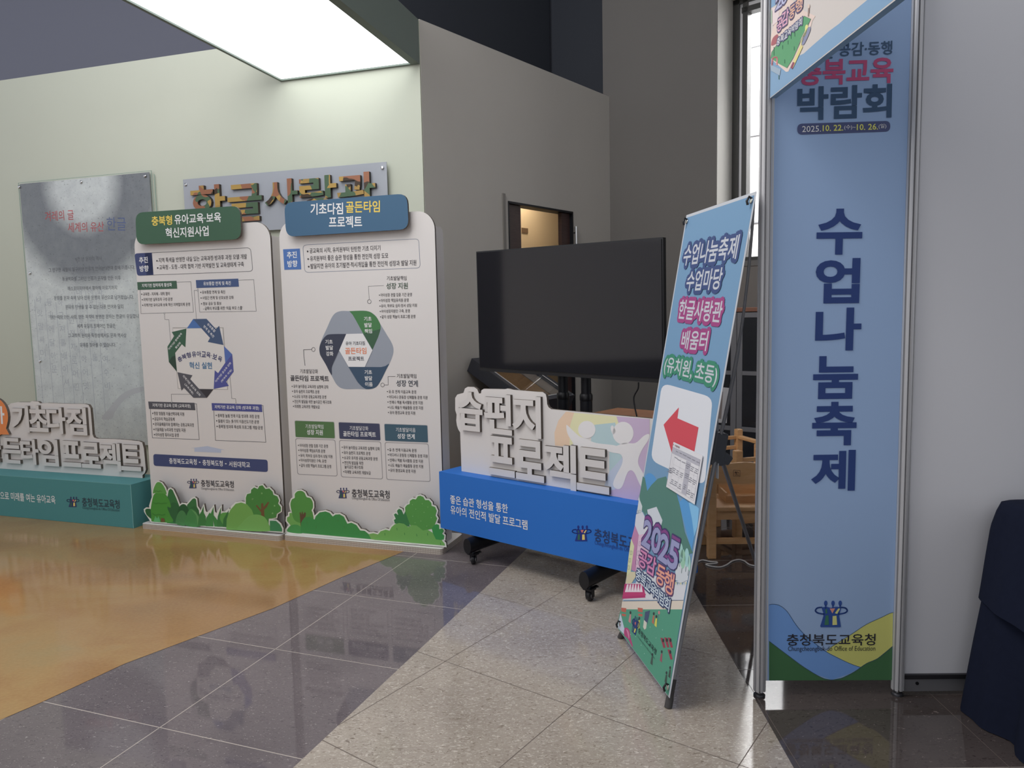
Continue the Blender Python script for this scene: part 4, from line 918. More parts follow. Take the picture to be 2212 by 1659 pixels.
# ================================================================== free-standing X banner
XB = Pl((.538, 2.473, .05), -80.45, 10)
xb = thing('x_banner', 'leaning light blue banner with a red arrow on a thin tripod stand', 'banner', XB)
m = MB(); WX, HX = .592, 1.802
m.box(-WX, 0, 0, .0015, 0, HX, ink(186, 190, 196, 215))
A = Art(m, XB, 0, 215); SKY = (112, 148, 180)
m.poly([(-WX + .01, .01), (-.01, .01), (-.01, HX - .012), (-WX + .01, HX - .012)], -.0002, ink(*SKY, 215))
WL = (188, 192, 200)
A.Z(1320, 400, .30143)
N_, M_, E_ = (62, 78, 122), (152, 70, 124), (62, 132, 108)
for s_, a, b_, h, hc in (('수업나눔축제', (527, 505), (915, 440), 160, N_), ('수업마당', (548, 690), (800, 668), 150, N_), ('한글사랑관', (492, 890), (800, 910), 150, M_), ('배움터', (512, 1108), (696, 1118), 140, M_), ('(유치원, 초등)', (388, 1290), (765, 1375), 150, E_)):
    A.T(s_, a, b_, h, WL, .016, 6, 3, .016, hc)
A.Z(1320, 820, .2532)
A.poly(rquad([(436, 28), (868, 152), (800, 905), (338, 690)], 75), (210, 213, 219), 1)
A.poly([(450, 385), (580, 237), (568, 330), (748, 408), (708, 640), (524, 640)], (198, 76, 88), 2)
# hills, town and lawn
A.sm([(265, 960), (290, 830), (330, 798), (375, 830), (390, 900), (330, 1000)], (86, 146, 200), 1.2, 5)
A.poly([(272, 825), (290, 840), (310, 950), (345, 900), (400, 845), (470, 826), (500, 900), (555, 950), (585, 1060), (630, 1300), (700, 1480), (620, 1500), (450, 1400), (262, 1110), (243, 1000)], (84, 126, 116), 1.6)
A.poly([(555, 950), (585, 1060), (650, 1320), (690, 1460), (712, 1340), (690, 1180), (664, 1050), (620, 1010), (590, 1040)], (88, 150, 204), 1.9); A.poly([(664, 1050), (690, 1180), (712, 1340), (740, 1250), (752, 1100), (700, 1050)], (128, 184, 222), 1.8)
A.poly([(240, 1010), (268, 1080), (262, 1140), (222, 1140)], (202, 208, 210), 2); A.poly([(310, 1110), (390, 1085), (440, 1200), (420, 1290), (330, 1230)], (200, 206, 214), 2); A.poly([(300, 1130), (330, 1230), (300, 1250)], (120, 168, 204), 2)
A.poly([(215, 1150), (270, 1130), (310, 1210), (330, 1320), (240, 1330), (205, 1240)], (206, 208, 216), 2.1)
A.Z(1330, 1100, .1326)
A.poly([(318, 260), (380, 420), (340, 700), (330, 1020), (262, 990), (280, 700), (262, 480)], (186, 132, 168), 2.3); A.poly([(380, 420), (480, 400), (560, 640), (430, 1000), (330, 1020), (345, 700)], (214, 184, 204), 2.3)
A.poly([(256, 480), (305, 600), (250, 1020), (180, 1100), (215, 760)], (208, 212, 170), 2.4); A.poly([(250, 1020), (330, 1020), (330, 1100), (260, 1210), (165, 1210), (190, 1080)], (206, 198, 168), 2.4)
for q in ((245, 680), (225, 800), (205, 920)): A.line([(q[0], q[1]), (q[0] + 26, q[1] + 4), (q[0] + 20, q[1] + 62), (q[0] - 5, q[1] + 60)], 4, (110, 120, 110), 2.7, True)
for q in ((390, 525), (362, 680), (337, 825)): A.line([(q[0], q[1]), (q[0] + 28, q[1] + 4), (q[0] + 22, q[1] + 75), (q[0] - 8, q[1] + 70)], 4, (130, 110, 140), 2.7, True)
for q in ((345, 20), (385, 15)): A.line([(q[0], q[1]), (q[0] + 28, q[1] + 4), (q[0] + 22, q[1] + 45), (q[0] - 4, q[1] + 45)], 4, (130, 140, 150), 2.7, True)
A.poly([(760, 1130), (960, 1180), (1170, 1160), (1110, 1480), (900, 1470), (560, 1480), (300, 1300), (330, 1200), (430, 1000)], (208, 210, 216), 2.2)
A.poly([(130, 1480), (1110, 1480), (1130, 1380), (960, 1300), (500, 1200), (170, 1210)], (206, 206, 214), 2.15)
A.poly([(960, 1150), (990, 900), (1100, 860), (1218, 930), (1178, 1160), (1080, 1190)], (200, 206, 212), 2.35)
for cx, cy, rx_, ry_, c in ((1066, 710, 38, 155, (156, 198, 192)), (1100, 810, 42, 160, (150, 194, 170)), (1165, 790, 38, 155, (156, 200, 200)), (1205, 880, 22, 130, (160, 200, 190))): A.line([(cx, cy), (cx - 22, cy + ry_ + 70)], 9, (90, 110, 112), 2.6); A.ell(cx, cy, rx_, ry_, c, 2.8, 20)
A.line(smooth([(960, 1160), (1000, 1195), (1080, 1200), (1165, 1160)], 4, False), 4, (90, 96, 110), 3)
for i in range(7): A.poly([(975 + i * 27, 1190 + (8 if 1 < i < 5 else 0)), (998 + i * 27, 1192 + (6 if 1 < i < 5 else 0)), (984 + i * 27, 1240)], ((206, 206, 150), (96, 136, 160), (170, 190, 196))[i % 3], 3)
A.poly([(150, 1215), (420, 1220), (470, 1290), (490, 1440), (110, 1460)], (176, 60, 112), 2.7)
for i in range(6): A.poly([(190 + i * 45, 1225), (215 + i * 42, 1225), (205 + i * 48, 1350), (155 + i * 48, 1350)], (226, 214, 222), 3)
A.poly([(130, 1350), (480, 1360), (500, 1400), (120, 1430)], (186, 66, 116), 3.2)
A.poly([(108, 1500), (1112, 1490), (1085, 1640), (95, 1630)], (214, 204, 190), 2.3)
A.line([(108, 1500), (1100, 1488)], 4, (130, 116, 110), 2.9)
A.Z(1330, 1270, .15674)
LAWN = (86, 152, 128)
A.poly([(75, 296), (922, 296), (728, 1488), (25, 545), (52, 380)], LAWN, 2.5)
A.poly([(70, 350), (128, 580), (120, 640), (28, 545)], (196, 206, 222), 2.7)
A.sm([(125, 560), (160, 550), (195, 590), (210, 680), (240, 800), (225, 800), (170, 700), (122, 650)], (176, 76, 124), 2.8); A.sm([(150, 570), (180, 600), (192, 670), (185, 700), (165, 620)], (206, 140, 170), 3)
for x in (80, 308): A.poly([(x, 272), (x + 70, 280), (x + 66, 338), (x + 2, 325)], (186, 104, 90), 3); A.poly([(x + 8, 355), (x + 66, 362), (x + 64, 395), (x + 10, 385)], (186, 104, 90), 3)
for x, y, c in ((208, 340, (196, 136, 140)), (530, 355, (176, 112, 92)), (566, 395, (206, 204, 96)), (330, 420, (196, 196, 96)), (706, 1170, (66, 82, 76)), (756, 1100, (66, 82, 76)), (640, 880, (150, 92, 104)), (510, 920, (72, 86, 82))):
    A.poly([(x - 10, y + 25), (x + 10, y + 25), (x + 2, y + 150), (x - 28, y + 120)], c, 3.2); A.ell(x, y, 13, 22, (60, 62, 66), 3.3, 10)
A.line([(600, 340), (580, 470)], 3, (80, 90, 90), 3.2); A.ell(603, 340, 14, 26, (200, 130, 136), 3.3, 12)
A.poly([(410, 330), (480, 310), (440, 500), (395, 470)], (74, 86, 116), 3.2); A.poly([(395, 440), (435, 480), (425, 560), (400, 575), (383, 540)], (206, 204, 192), 3.3)
for x, y in ((620, 685), (672, 680), (722, 682), (718, 845)): A.poly([(x, y), (x + 44, y + 10), (x + 72, y + 140), (x + 42, y + 142)], (150, 68, 84), 3.2); A.ell(x + 40, y + 40, 14, 26, (58, 54, 60), 3.4, 10)
for x, y in ((480, 540), (650, 578), (355, 790), (560, 690), (430, 750), (210, 640), (280, 670), (400, 905)): A.ell(x, y, 4, 7, (166, 204, 190), 3.2, 8)
A.Z(1330, 1270, .15674)
def em_x():
    A.poly([(252, 420), (322, 470), (280, 655), (228, 600)], (48, 66, 118), 5)
    for x, y in ((278, 400), (300, 415), (316, 440)): A.line([(x, y - 10), (x - 8, y + 40)], 9, (48, 66, 118), 5)
    A.line(smooth([(262, 425), (240, 440), (235, 490), (262, 520)], 4, False), 8, (48, 66, 118), 5); A.line(smooth([(316, 460), (330, 490), (318, 540), (296, 545)], 4, False), 8, (48, 66, 118), 5)
    A.poly([(268, 480), (290, 470), (280, 520)], (200, 110, 104), 5.5); A.poly([(272, 555), (288, 570), (272, 620), (258, 612)], (214, 206, 96), 5.5); A.poly([(246, 530), (258, 545), (246, 600), (236, 590)], (66, 120, 100), 5.5)
em_x()
A.T('충청북도교육청', (318, 575), (566, 890), 92, (46, 62, 64), .012, 5); A.T('Chungcheongbuk-do Office of Education', (308, 665), (545, 975), 40, (62, 92, 88), 0, 5)
A.Z(1330, 1100, .1326)
for ch, q in (('2', (525, 385, 140, 540)), ('0', (672, 490, 150, 520)), ('2', (800, 620, 150, 560)), ('5', (955, 730, 160, 570))):
    cx, cy, w_, h_ = q; s_ = w_ * .33
    A.T(ch, (cx - w_ / 2 + 8, cy - s_ - 42), (cx + w_ / 2 + 8, cy + s_ - 42), h_ * .9, (128, 72, 130), .03, 6, 3, .006, (70, 60, 104)); A.T(ch, (cx - w_ / 2, cy - s_ + 20), (cx + w_ / 2, cy + s_ + 20), h_ * .88, (150, 152, 190), .026, 7, 3, .004, (72, 66, 112))
for ch, q, c in (('공', (455, 820, 130, 330), (206, 136, 176)), ('감', (590, 910, 150, 370), (206, 136, 176)), ('동', (745, 1080, 140, 390), (222, 158, 140)), ('행', (880, 1200, 150, 430), (222, 158, 140))):
    cx, cy, w_, h_ = q; s_ = w_ * .33
    A.T(ch, (cx - w_ / 2, cy - s_), (cx + w_ / 2, cy + s_), h_ * .88, c, .017, 6.5, 3, .006, (96, 66, 110))
for i, ch in enumerate('충북교육박람회'):
    cx, cy = 385 + i * 78, 1070 + i * 78
    A.T(ch, (cx - 42, cy - 36), (cx + 42, cy + 40), 205 + i * 5, (206, 218, 228), .010, 7.5, 3, .006, (62, 74, 110))
m.obj('poster', xb)
# stand
yo = .12
for i in range(80):
    if XB.at(1548, 965, yo)[0] > -.30: yo += .005
hz = XB.at(1548, 965, yo)[1]; hub = Vector((-.30, yo, hz))
ST = mat('stand_tube', (160, 161, 164), .4, .3)
Wl = lambda P_: XB.Ri @ (P_ - XB.o)
f1, f2 = Wl(onfloor(1340, 1378)), Wl(onfloor(1443, 1529))
rear = Wl(onfloor(1650, 1268))
for f in (f1, f2):
    d1 = (hub - f).normalized()
    q = MB(); q.tube([f + d1 * .05, f + (hub - f) * .5, hub], .0085, ST); lg = q.obj('leg', xb)
    r_ = MB(); r_.tube([f + Vector((0, 0, .0)) + d1 * .0, f + d1 * .03, f + d1 * .045, f + d1 * .10], .012, RUBBER, 12, True, [.014, .0145, .012, .0115]); r_.obj('rubber_foot', lg)
q = MB(); q.tube([hub, rear], .0085, ST); q.obj('leg', xb)
for x in (-WX + .02, -.02):
    tp = Vector((x, .006, HX - .025)); mid = (hub + tp) / 2 + Vector((0, .05, 0))
    pts = [hub * (1 - t) ** 2 + mid * 2 * t * (1 - t) + tp * t * t for t in [i / 10 for i in range(11)]]
    q = MB(); q.tube(pts, .006, ST, 10, True, [.0075] * 5 + [.0055] * 6); q.obj('upper_rod', xb)
q = MB(); q.bar(hub - Vector((0, .0, .07)), hub + Vector((0, 0, .06)), .05, .055, GREYP); q.bar(hub + Vector((.0, .02, -.03)), hub + Vector((0, .06, -.05)), .035, .04, GREYP); q.obj('hub', xb, .008)
q = MB(); q.bar(hub + Vector((.02, .0, -.06)), hub + Vector((.02, .01, -.12)), .02, .003, ink(200, 200, 200)); q.obj('hub_tag', xb)
for x, z in ((-WX + .022, HX - .03), (-.022, HX - .03), (-WX + .022, .03), (-.022, .03)):
    q = MB(); q.tube([(x, .006, z + .005), (x, -.012, z + .012), (x, -.018, z - .004), (x, -.012, z - .016)], .0045, BLACKP, 8); q.lathe([(.006, 0), (.010, 0), (.010, .002), (.006, .002)], CHROME, (x, -.002, z), 14, (0, -1, 0)); q.obj('corner_hook', xb)
nt_ = thing('notice_sheet', 'white printed timetable sheet stuck over the red arrow on the leaning banner', 'paper', XB)
m = MB(); yn = -.0065; A = Art(m, XB, yn, 215); A.Z(1420, 930, .10247)
P = A.Ps([(340, 240), (955, 525), (785, 1560), (185, 1185)]); m.prism(P, yn, yn + .0006, ink(214, 214, 218, 215))
GR_ = (176, 176, 186); LG = (150, 150, 160)
A.poly([(330, 345), (908, 615), (888, 755), (312, 478)], GR_, 1); A.poly([(614, 635), (708, 682), (610, 1372), (508, 1308)], GR_, 1)
A.line([(330, 345), (908, 615), (768, 1480), (205, 1130)], 3, LG, 2, True)
for a, b_ in (((350, 715), (620, 850)), ((310, 920), (555, 1050)), ((690, 905), (840, 975)), ((655, 1140), (800, 1225)), ((378, 500), (270, 1170)), ((405, 400), (380, 500)), ((505, 560), (420, 1250)), ((790, 840), (700, 1430)), ((345, 500), (245, 1140))): A.line([a, b_], 1.6, LG, 2)
A.T('수업마당', (375, 312), (475, 362), 48, (120, 60, 66), .02, 3); A.ell(348, 298, 7, 9, (70, 60, 60), 3, 8)
for x, y in ((400, 575), (465, 622), (560, 672), (360, 800), (435, 850), (520, 900), (325, 1040), (398, 1080), (485, 1140), (655, 715), (635, 920), (590, 1150), (745, 770), (835, 815), (710, 1000), (790, 1050), (672, 1255), (748, 1330), (420, 445), (497, 480), (582, 522), (672, 572), (770, 622), (860, 668), (300, 800), (270, 800)):
    for k in (0, 1, 2):
        w_ = random.choice((18, 26, 34)); A.line([(x - w_ + k * -10, y - w_ * .48 + k * 38), (x + w_ + k * -10, y + w_ * .48 + k * 38)], 12, (128, 128, 138), 3) if y > 700 or k == 0 else None
m.obj('sheet', nt_)

# ================================================================== on the green wall
STONE, nt, bs = newmat('printed_stone')
v = mapped(nt)
base = ramp(nt, noise(nt, v, 9, 6, .65), [(.3, (205, 207, 208)), (.7, (230, 232, 230))])
spk = ramp(nt, noise(nt, v, 70, 3, .6), [(.30, (150, 152, 156)), (.38, (255, 255, 255))])
base = mixc(nt, .7, base, spk, 'MULTIPLY')
sp = nt.nodes.new('ShaderNodeTexGradient'); sp.gradient_type = 'SPHERICAL'
tc = nt.nodes.new('ShaderNodeTexCoord'); mp = nt.nodes.new('ShaderNodeMapping'); mp.vector_type = 'POINT'
nt.links.new(tc.outputs['Object'], mp.inputs[0]); nt.links.new(mp.outputs[0], sp.inputs[0])
gp = Pl(GW.world(0, -.035, 0), -16.5)
c0 = gp.at(174, 395); rr_ = 1.12
mp.inputs['Scale'].default_value = (1 / rr_ * 1.05, 0, 1 / rr_); mp.inputs['Location'].default_value = (-c0[0] / rr_ * 1.05, 0, -c0[1] / rr_)
ink_ring = ramp(nt, sp.outputs['Fac'], [(.12, (255, 255, 255)), (.30, (138, 140, 148)), (.56, (130, 132, 142)), (.74, (246, 246, 248))])
nt.links.new(mixc(nt, .95, base, ink_ring, 'MULTIPLY'), bs.inputs['Base Color']); bs.inputs['Roughness'].default_value = .35
ga = thing('acrylic_panel', 'grey stone-print glass panel with red and blue heading on the green wall', 'wall panel', gp)
x0, x1 = gp.at(39, 395)[0], gp.at(327, 370)[0]; z1 = (gp.at(38, 394)[1] + gp.at(328, 369)[1]) / 2; z0 = .32
m = MB(); m.box(x0 + .01, x1 - .03, .004, .010, z0 + .012, z1 - .012, STONE)
A = Art(m, gp, .004, 200); A.Z(0, 340, .3134)
RD, BL = (178, 80, 84), (84, 98, 142)
A.T('겨레의 글', (310, 408), (508, 395), 70, RD, .006, 1); A.T('세계의 유산', (468, 484), (716, 476), 68, RD, .006, 1); A.T('한글', (736, 458), (868, 458), 92, BL, .0, 1)
TG = (84, 86, 92)
for s_, a, b_ in (('6천 년 문자의 역사.', (522, 702), (708, 696)), ('그 장구한 세월이 일구어낸 인류의 언어는 3천여 종에 이릅니다.', (335, 778), (930, 756)), ('동굴벽화를 그리던 인류가 문자를 만든 이후', (430, 838), (832, 830)), ('메소포타미아에서 황하에 이르기까지', (468, 904), (806, 897)), ('문화를 문자 속에 담아 인류 문명의 유산으로 남겨왔습니다.', (373, 970), (922, 962)), ('문자의 탄생을 알 수 없는 다른 언어와 달리', (452, 1032), (850, 1028)), ('만든 때와 만든 사람, 만든 목적이 분명한 문자는 한글이 유일합니다.', (348, 1102), (985, 1094)), ('세계 유일의 창제어인 한글은', (532, 1162), (796, 1160)), ('그 과학적 원리와 독창성에서도 문자 역사상', (470, 1228), (872, 1226)), ('유례를 찾아볼 수 없습니다.', (550, 1293), (800, 1292))):
    A.T(s_, a, b_, 30, TG, .004, 2)
OLD = (164, 166, 171)
for cx, y0_, txt in ((268, 980, '나랏말싸미'), (340, 1000, '듕귁에달아문'), (415, 1000, '하고져홀배이셔'), (485, 1030, '이런젼차로어린'), (545, 930, '내이를위하야어엿'), (620, 920, '새로스믈여듧'), (690, 930, '사람마다해여수비')):
    for i, ch in enumerate(txt):
        y_ = y0_ + i * 92; x_ = cx + i * 7
        if y_ < 1750: A.T(ch, (x_ - 18, y_), (x_ + 18, y_ - 1), 50, OLD, .004, .6)
    A.line([(cx - 30, y0_), (cx + 40, 1800)], 3, (160, 162, 168), .5)
A.sm([(700, 1800), (760, 1720), (830, 1640), (900, 1600), (985, 1580), (985, 1610), (905, 1640), (840, 1690), (790, 1760), (770, 1800)], (178, 177, 180), .8)
m.obj('printed_sheet', ga)
GLS = glass('acrylic', (.985, .995, .99))
m = MB(); m.box(x0, x1, 0, .0035, z0, z1, GLS); m.obj('acrylic_sheet', ga)
EDG = mat('acrylic_edge', (150, 172, 160), .2)
m = MB()
for a in ((x0, x1, z1 - .003, z1), (x0, x1, z0, z0 + .003), (x0, x0 + .003, z0, z1), (x1 - .003, x1, z0, z1)): m.box(a[0], a[1], -.0006, .0035, a[2], a[3], EDG)
m.box(x1 + .012, x1 + .016, .012, .018, z0 - .02, z1 - .03, EDG); m.obj('acrylic_edge', ga)
def bolt(pl, x, z, par):
    q = MB(); q.lathe([(.006, -.010), (.012, -.010), (.0125, -.004), (.0125, -.001), (.008, 0), (.008, .034)], CHROME, (x, -.0, z), 18, (0, 1, 0)); return q.obj('standoff_bolt', par)
for x, y in ((42, 404), (176, 393), (314, 380), (65, 590), (87, 780)): bolt(gp, *gp.at(x, y), ga)
for z in (z0 + .05,): bolt(gp, x1 - .05, z, ga)

sg = Pl(GW.world(0, -.04, 0), -16.5)
sn = thing('letter_sign', 'grey glass name sign with gold patterned raised letters above the white boards', 'sign', sg)
x0, x1 = sg.at(395, 388)[0], sg.at(835, 352)[0]; z1 = (sg.at(395, 388)[1] + sg.at(834, 349)[1]) / 2; z0 = (sg.at(519, 500)[1] + sg.at(595, 498)[1]) / 2
m = MB(); m.box(x0, x1, 0, .006, z0, z1, mat('grey_glass', (166, 170, 178), .18)); m.obj('back_plate', sn, .001)
for x, z in ((x0 + .03, z1 - .045), (x1 - .035, z1 - .045), (x0 + .03, z0 + .045), (x1 - .035, z0 + .045)): bolt(sg, x, z, sn)
GM, nt, bs = newmat('gold_pattern')
v = mapped(nt, (1, 1, 1))
vo = nt.nodes.new('ShaderNodeTexVoronoi'); vo.inputs['Scale'].default_value = 9
wp_ = nt.nodes.new('ShaderNodeVectorMath'); wp_.operation = 'ADD'
tn = nt.nodes.new('ShaderNodeTexNoise'); tn.inputs['Scale'].default_value = 4; nt.links.new(v, tn.inputs['Vector'])
sc2 = nt.nodes.new('ShaderNodeVectorMath'); sc2.operation = 'SCALE'; sc2.inputs['Scale'].default_value = .35; nt.links.new(tn.outputs['Color'], sc2.inputs[0])
nt.links.new(v, wp_.inputs[0]); nt.links.new(sc2.outputs[0], wp_.inputs[1]); nt.links.new(wp_.outputs[0], vo.inputs['Vector'])
sr = nt.nodes.new('ShaderNodeSeparateColor'); nt.links.new(vo.outputs['Color'], sr.inputs[0])
gc = ramp(nt, sr.outputs[0], [(0, (186, 152, 84)), (.30, (84, 108, 82)), (.52, (74, 60, 48)), (.62, (160, 108, 82)), (.78, (172, 140, 80))])
for n_ in nt.nodes:
    if n_.bl_idname == 'ShaderNodeValToRGB': n_.color_ramp.interpolation = 'CONSTANT'
nt.links.new(gc, bs.inputs['Base Color']); bs.inputs['Metallic'].default_value = .35; bs.inputs['Roughness'].default_value = .3
GSD = mat('bronze_side', (70, 60, 48), .35, .4)
for ch, q in (('한', (150, 320, 492, 700)), ('글', (515, 310, 856, 682)), ('사', (880, 262, 1212, 582)), ('랑', (1230, 228, 1600, 590)), ('관', (1604, 196, 1986, 570))):
    letter3d(ch, sg, sc_(q, (380, 330, .217)), -.03, -.001, GM, GSD, sn, .022, res=4)

pg = Pl(GW.world(0, -.02, 0), -16.5)
po = thing('wall_poster', 'yellow and orange picture poster glimpsed in the gap between the two white boards', 'poster', pg)
x0, x1 = pg.at(572, 640)[0], pg.at(770, 640)[0]
zz = [pg.at(596, y)[1] for y in (537, 548, 606, 690, 735)]
m = MB(); m.box(x0, x1, .002, .008, zz[4], zz[0], ink(168, 178, 158)); A = Art(m, pg, .002, 205)
m.poly([(x0, zz[2]), (x1, zz[2]), (x1, zz[1]), (x0, zz[1])], .001, ink(190, 152, 88, 205)); m.poly([(x0, zz[3]), (x1, zz[3]), (x1, zz[2]), (x0, zz[2])], .001, ink(136, 130, 132, 205)); m.poly([(x0, zz[4]), (x1, zz[4]), (x1, zz[3]), (x0, zz[3])], .001, ink(158, 96, 76, 205))
A.Z(570, 530, .1386)
A.T('방과', (60, 325), (330, 310), 150, (92, 78, 66), .012, 3); A.poly([(100, 600), (330, 480), (340, 560), (110, 690)], (120, 106, 112), 3); A.line(ell(178, 568, 22, 26, 14), 8, (130, 96, 88), 4, True); A.line(ell(196, 725, 28, 34, 14), 8, (140, 104, 108), 4, True)
A.poly([(140, 770), (260, 720), (300, 900), (200, 900)], (118, 118, 116), 2.5); A.line([(150, 850), (260, 980), (330, 1050)], 20, (146, 136, 142), 3.5); A.line([(165, 975), (200, 940), (280, 1010)], 8, (96, 90, 96), 3.6)
m.obj('poster_sheet', po)
m = MB(); m.box(x0, x1, -.002, .001, zz[4], zz[0], GLS); m.obj('acrylic_sheet', po)

# ================================================================== display lectern against the grey wall
LC = mat('lectern_black', (52, 54, 62), .4)
Pn = GR.at(1019, 774, -.06)
ed = radians(33)
best = None
for i in range(40):
    for j in range(30):
        L_ = .3 + i * .02; th = radians(15 + j)
        y_ = -.06 - L_ * cos(th); z_ = Pn[1] - L_ * sin(th)
        q = GR.at(1147, 867, y_)
        e_ = (q[0] - Pn[0]) ** 2 + (q[1] - z_) ** 2
        if best is None or e_ < best[0]: best = (e_, L_, th)
_, LL, th = best
ylow = -.06 - LL * cos(th); zlow = Pn[1] - LL * sin(th)
Wd = GR.at(1242, 845, ylow)[0] - Pn[0]; Wd = min(max(Wd, .3), 1.2)
LE = Pl(GR.world(Pn[0], -.06, 0), 50.4)
le = thing('display_lectern', 'dark sloping display case with a glazed top behind the television', 'display case', LE)
s_ = Vector((0, -cos(th), -sin(th))); nrm_ = Vector((0, -sin(th), cos(th)))
def slab(mb, a0, a1, b0, b1, t0, t1, mt):
    """box in the sloping frame: a along the wall, b down the slope, t thickness"""
    O = Vector((0, 0, Pn[1])); X = Vector((1, 0, 0))
    vs = [O + X * a + s_ * b + nrm_ * t for t in (t0, t1) for b in (b0, b1) for a in (a0, a1)]
    mb.add(vs, [(0, 2, 3, 1), (4, 5, 7, 6), (0, 1, 5, 4), (2, 6, 7, 3), (0, 4, 6, 2), (1, 3, 7, 5)], mt)
m = MB(); fr = .05
slab(m, 0, Wd, 0, LL, -.12, -.03, LC)
slab(m, 0, fr, 0, LL, -.03, 0, LC); slab(m, Wd - fr, Wd, 0, LL, -.03, 0, LC); slab(m, fr, Wd - fr, 0, fr, -.03, 0, LC); slab(m, fr, Wd - fr, LL - fr, LL, -.03, 0, LC)
m.obj('tray', le)
m = MB(); slab(m, fr, Wd - fr, fr, LL - fr, -.008, -.004, glass('lectern_glass')); m.obj('glass_lid', le)
m = MB(); slab(m, fr + .04, fr + .30, fr + .03, LL - fr - .03, -.029, -.018, mat('brass_plate', (150, 118, 78), .35, .6, noise=.35, nscale=60)); slab(m, fr + .33, Wd - fr - .02, fr + .01, LL - fr - .01, -.029, -.024, mat('grey_felt', (120, 112, 104), .9)); m.obj('exhibit_plate', le)
m = MB(); 
for q in ((fr - .004, fr + .004, fr, LL - fr), (Wd - fr - .004, Wd - fr + .004, fr, LL - fr)): slab(m, *q, 0, .003, STEEL)
slab(m, fr, Wd - fr, LL - fr - .004, LL - fr + .004, 0, .003, STEEL); m.obj('trim', le)
m = MB(); m.box(.05, Wd - .05, -LL * .8, -.12, 0, zlow - .02, LC); m.obj('pedestal', le)

# low wooden table behind the television
p = TV.world(0, .62, 0)
wt = thing('wooden_table', 'orange-brown wooden table top showing behind the blue letter cut-out', 'table', loc=(p.x, p.y, 0), rz=radians(-41))
WD = wood('orange_wood', (150, 100, 68), (168, 118, 82), 6, .5)
tb1 = TV.at(1488, 885, 1.12)[0]; tb0 = TV.at(1285, 885, .7)[0] - .1; zt_ = TV.at(1340, 881, 1.12)[1]
m = MB(); m.box(tb0, tb1, .0, .5, zt_ - .03, zt_, WD); m.obj('tabletop', wt, .004)
for x in (tb0 + .04, tb1 - .04):
    for y in (.05, .45): q = MB(); q.box(x - .025, x + .025, y - .025, y + .025, 0, zt_ - .03, WD); q.obj('leg', wt)

# ================================================================== glazed cabinet under the window
CB = Pl(BK.world(0, -.45, 0), -39.6)
xs_ = CB.at(1591, 800)[0]; zt_ = CB.at(1610, 674)[1]; ztt = CB.at(1610, 664)[1]
xg = CB.at(1579, 780)[0]; xg2 = CB.at(1603, 780)[0]; za, zb = CB.at(1615, 802)[1], CB.at(1615, 811)[1]; zc, zd = CB.at(1615, 923)[1], CB.at(1615, 933)[1]; zg = CB.at(1615, 686)[1]
cb = thing('glass_cabinet', 'grey framed glass-door cabinet with a brown top under the window', 'cabinet', CB)
GF = mat('cabinet_grey', (118, 118, 122), .5); DKI = mat('cabinet_inside', (40, 42, 50), .7)
XL, XR = xs_ - .62, xs_ + .62
m = MB(); m.box(XL, XR, .02, .42, .0, .04, GF); m.box(XL, XL + .02, .02, .42, .04, zt_, GF); m.box(XR - .02, XR, .02, .42, .04, zt_, GF); m.box(XL, XR, .40, .42, .04, zt_, DKI); m.box(XL, XR, .02, .4, zt_ - .02, zt_, GF)
for z in (za - .01, zc - .01, .45): m.box(XL + .02, XR - .02, .06, .4, z - .02, z, DKI)
m.box(XL + .02, XR - .02, .36, .40, .04, zt_ - .02, DKI); m.obj('body', cb)
m = MB(); m.box(XL - .01, XR + .01, -.01, .43, zt_ + .002, ztt, wood('cabinet_top', (126, 84, 66), (142, 98, 78), 6, .45)); m.obj('top_board', cb, .004)
CG = mat('dark_cabinet_glass', (34, 37, 44), .08)
for side in (-1, 1):
    a, b_ = (XL + .003, xs_ - .002) if side < 0 else (xs_ + .002, XR - .003)
    st = xs_ - xg if side < 0 else xg2 - xs_
    q = MB(); q.box(a, a + st, -.002, .018, .05, zt_ - .004, GF); q.box(b_ - st, b_, -.002, .018, .05, zt_ - .004, GF)
    for z0_, z1_ in ((.05, .12), (zd, zc), (zb, za), (zg, zt_ - .004)): q.box(a + st, b_ - st, -.002, .018, min(z0_, z1_), max(z0_, z1_), GF)
    dr = q.obj('door', cb, .002)
    for z0_, z1_ in ((.12, min(zc, zd)), (max(zc, zd), min(za, zb)), (max(za, zb), zg)):
        g_ = MB(); g_.box(a + st, b_ - st, .004, .008, z0_, z1_, CG); g_.obj('glass_pane', dr)
m = MB(); A = Art(m, CB, -.004); P = A.Ps([(1540, 834), (1575, 838), (1570, 914), (1534, 912)]); m.prism(P, -.006, -.0032, ink(150, 150, 152, 180)); A = Art(m, CB, -.006)
A.poly([(1545, 845), (1562, 846), (1558, 905), (1541, 904)], (120, 112, 110), 1)
o = m.obj('cabinet_notice'); CB.place(o); tag(o, 'pale paper notice stuck on the left glass door of the cabinet', 'paper')

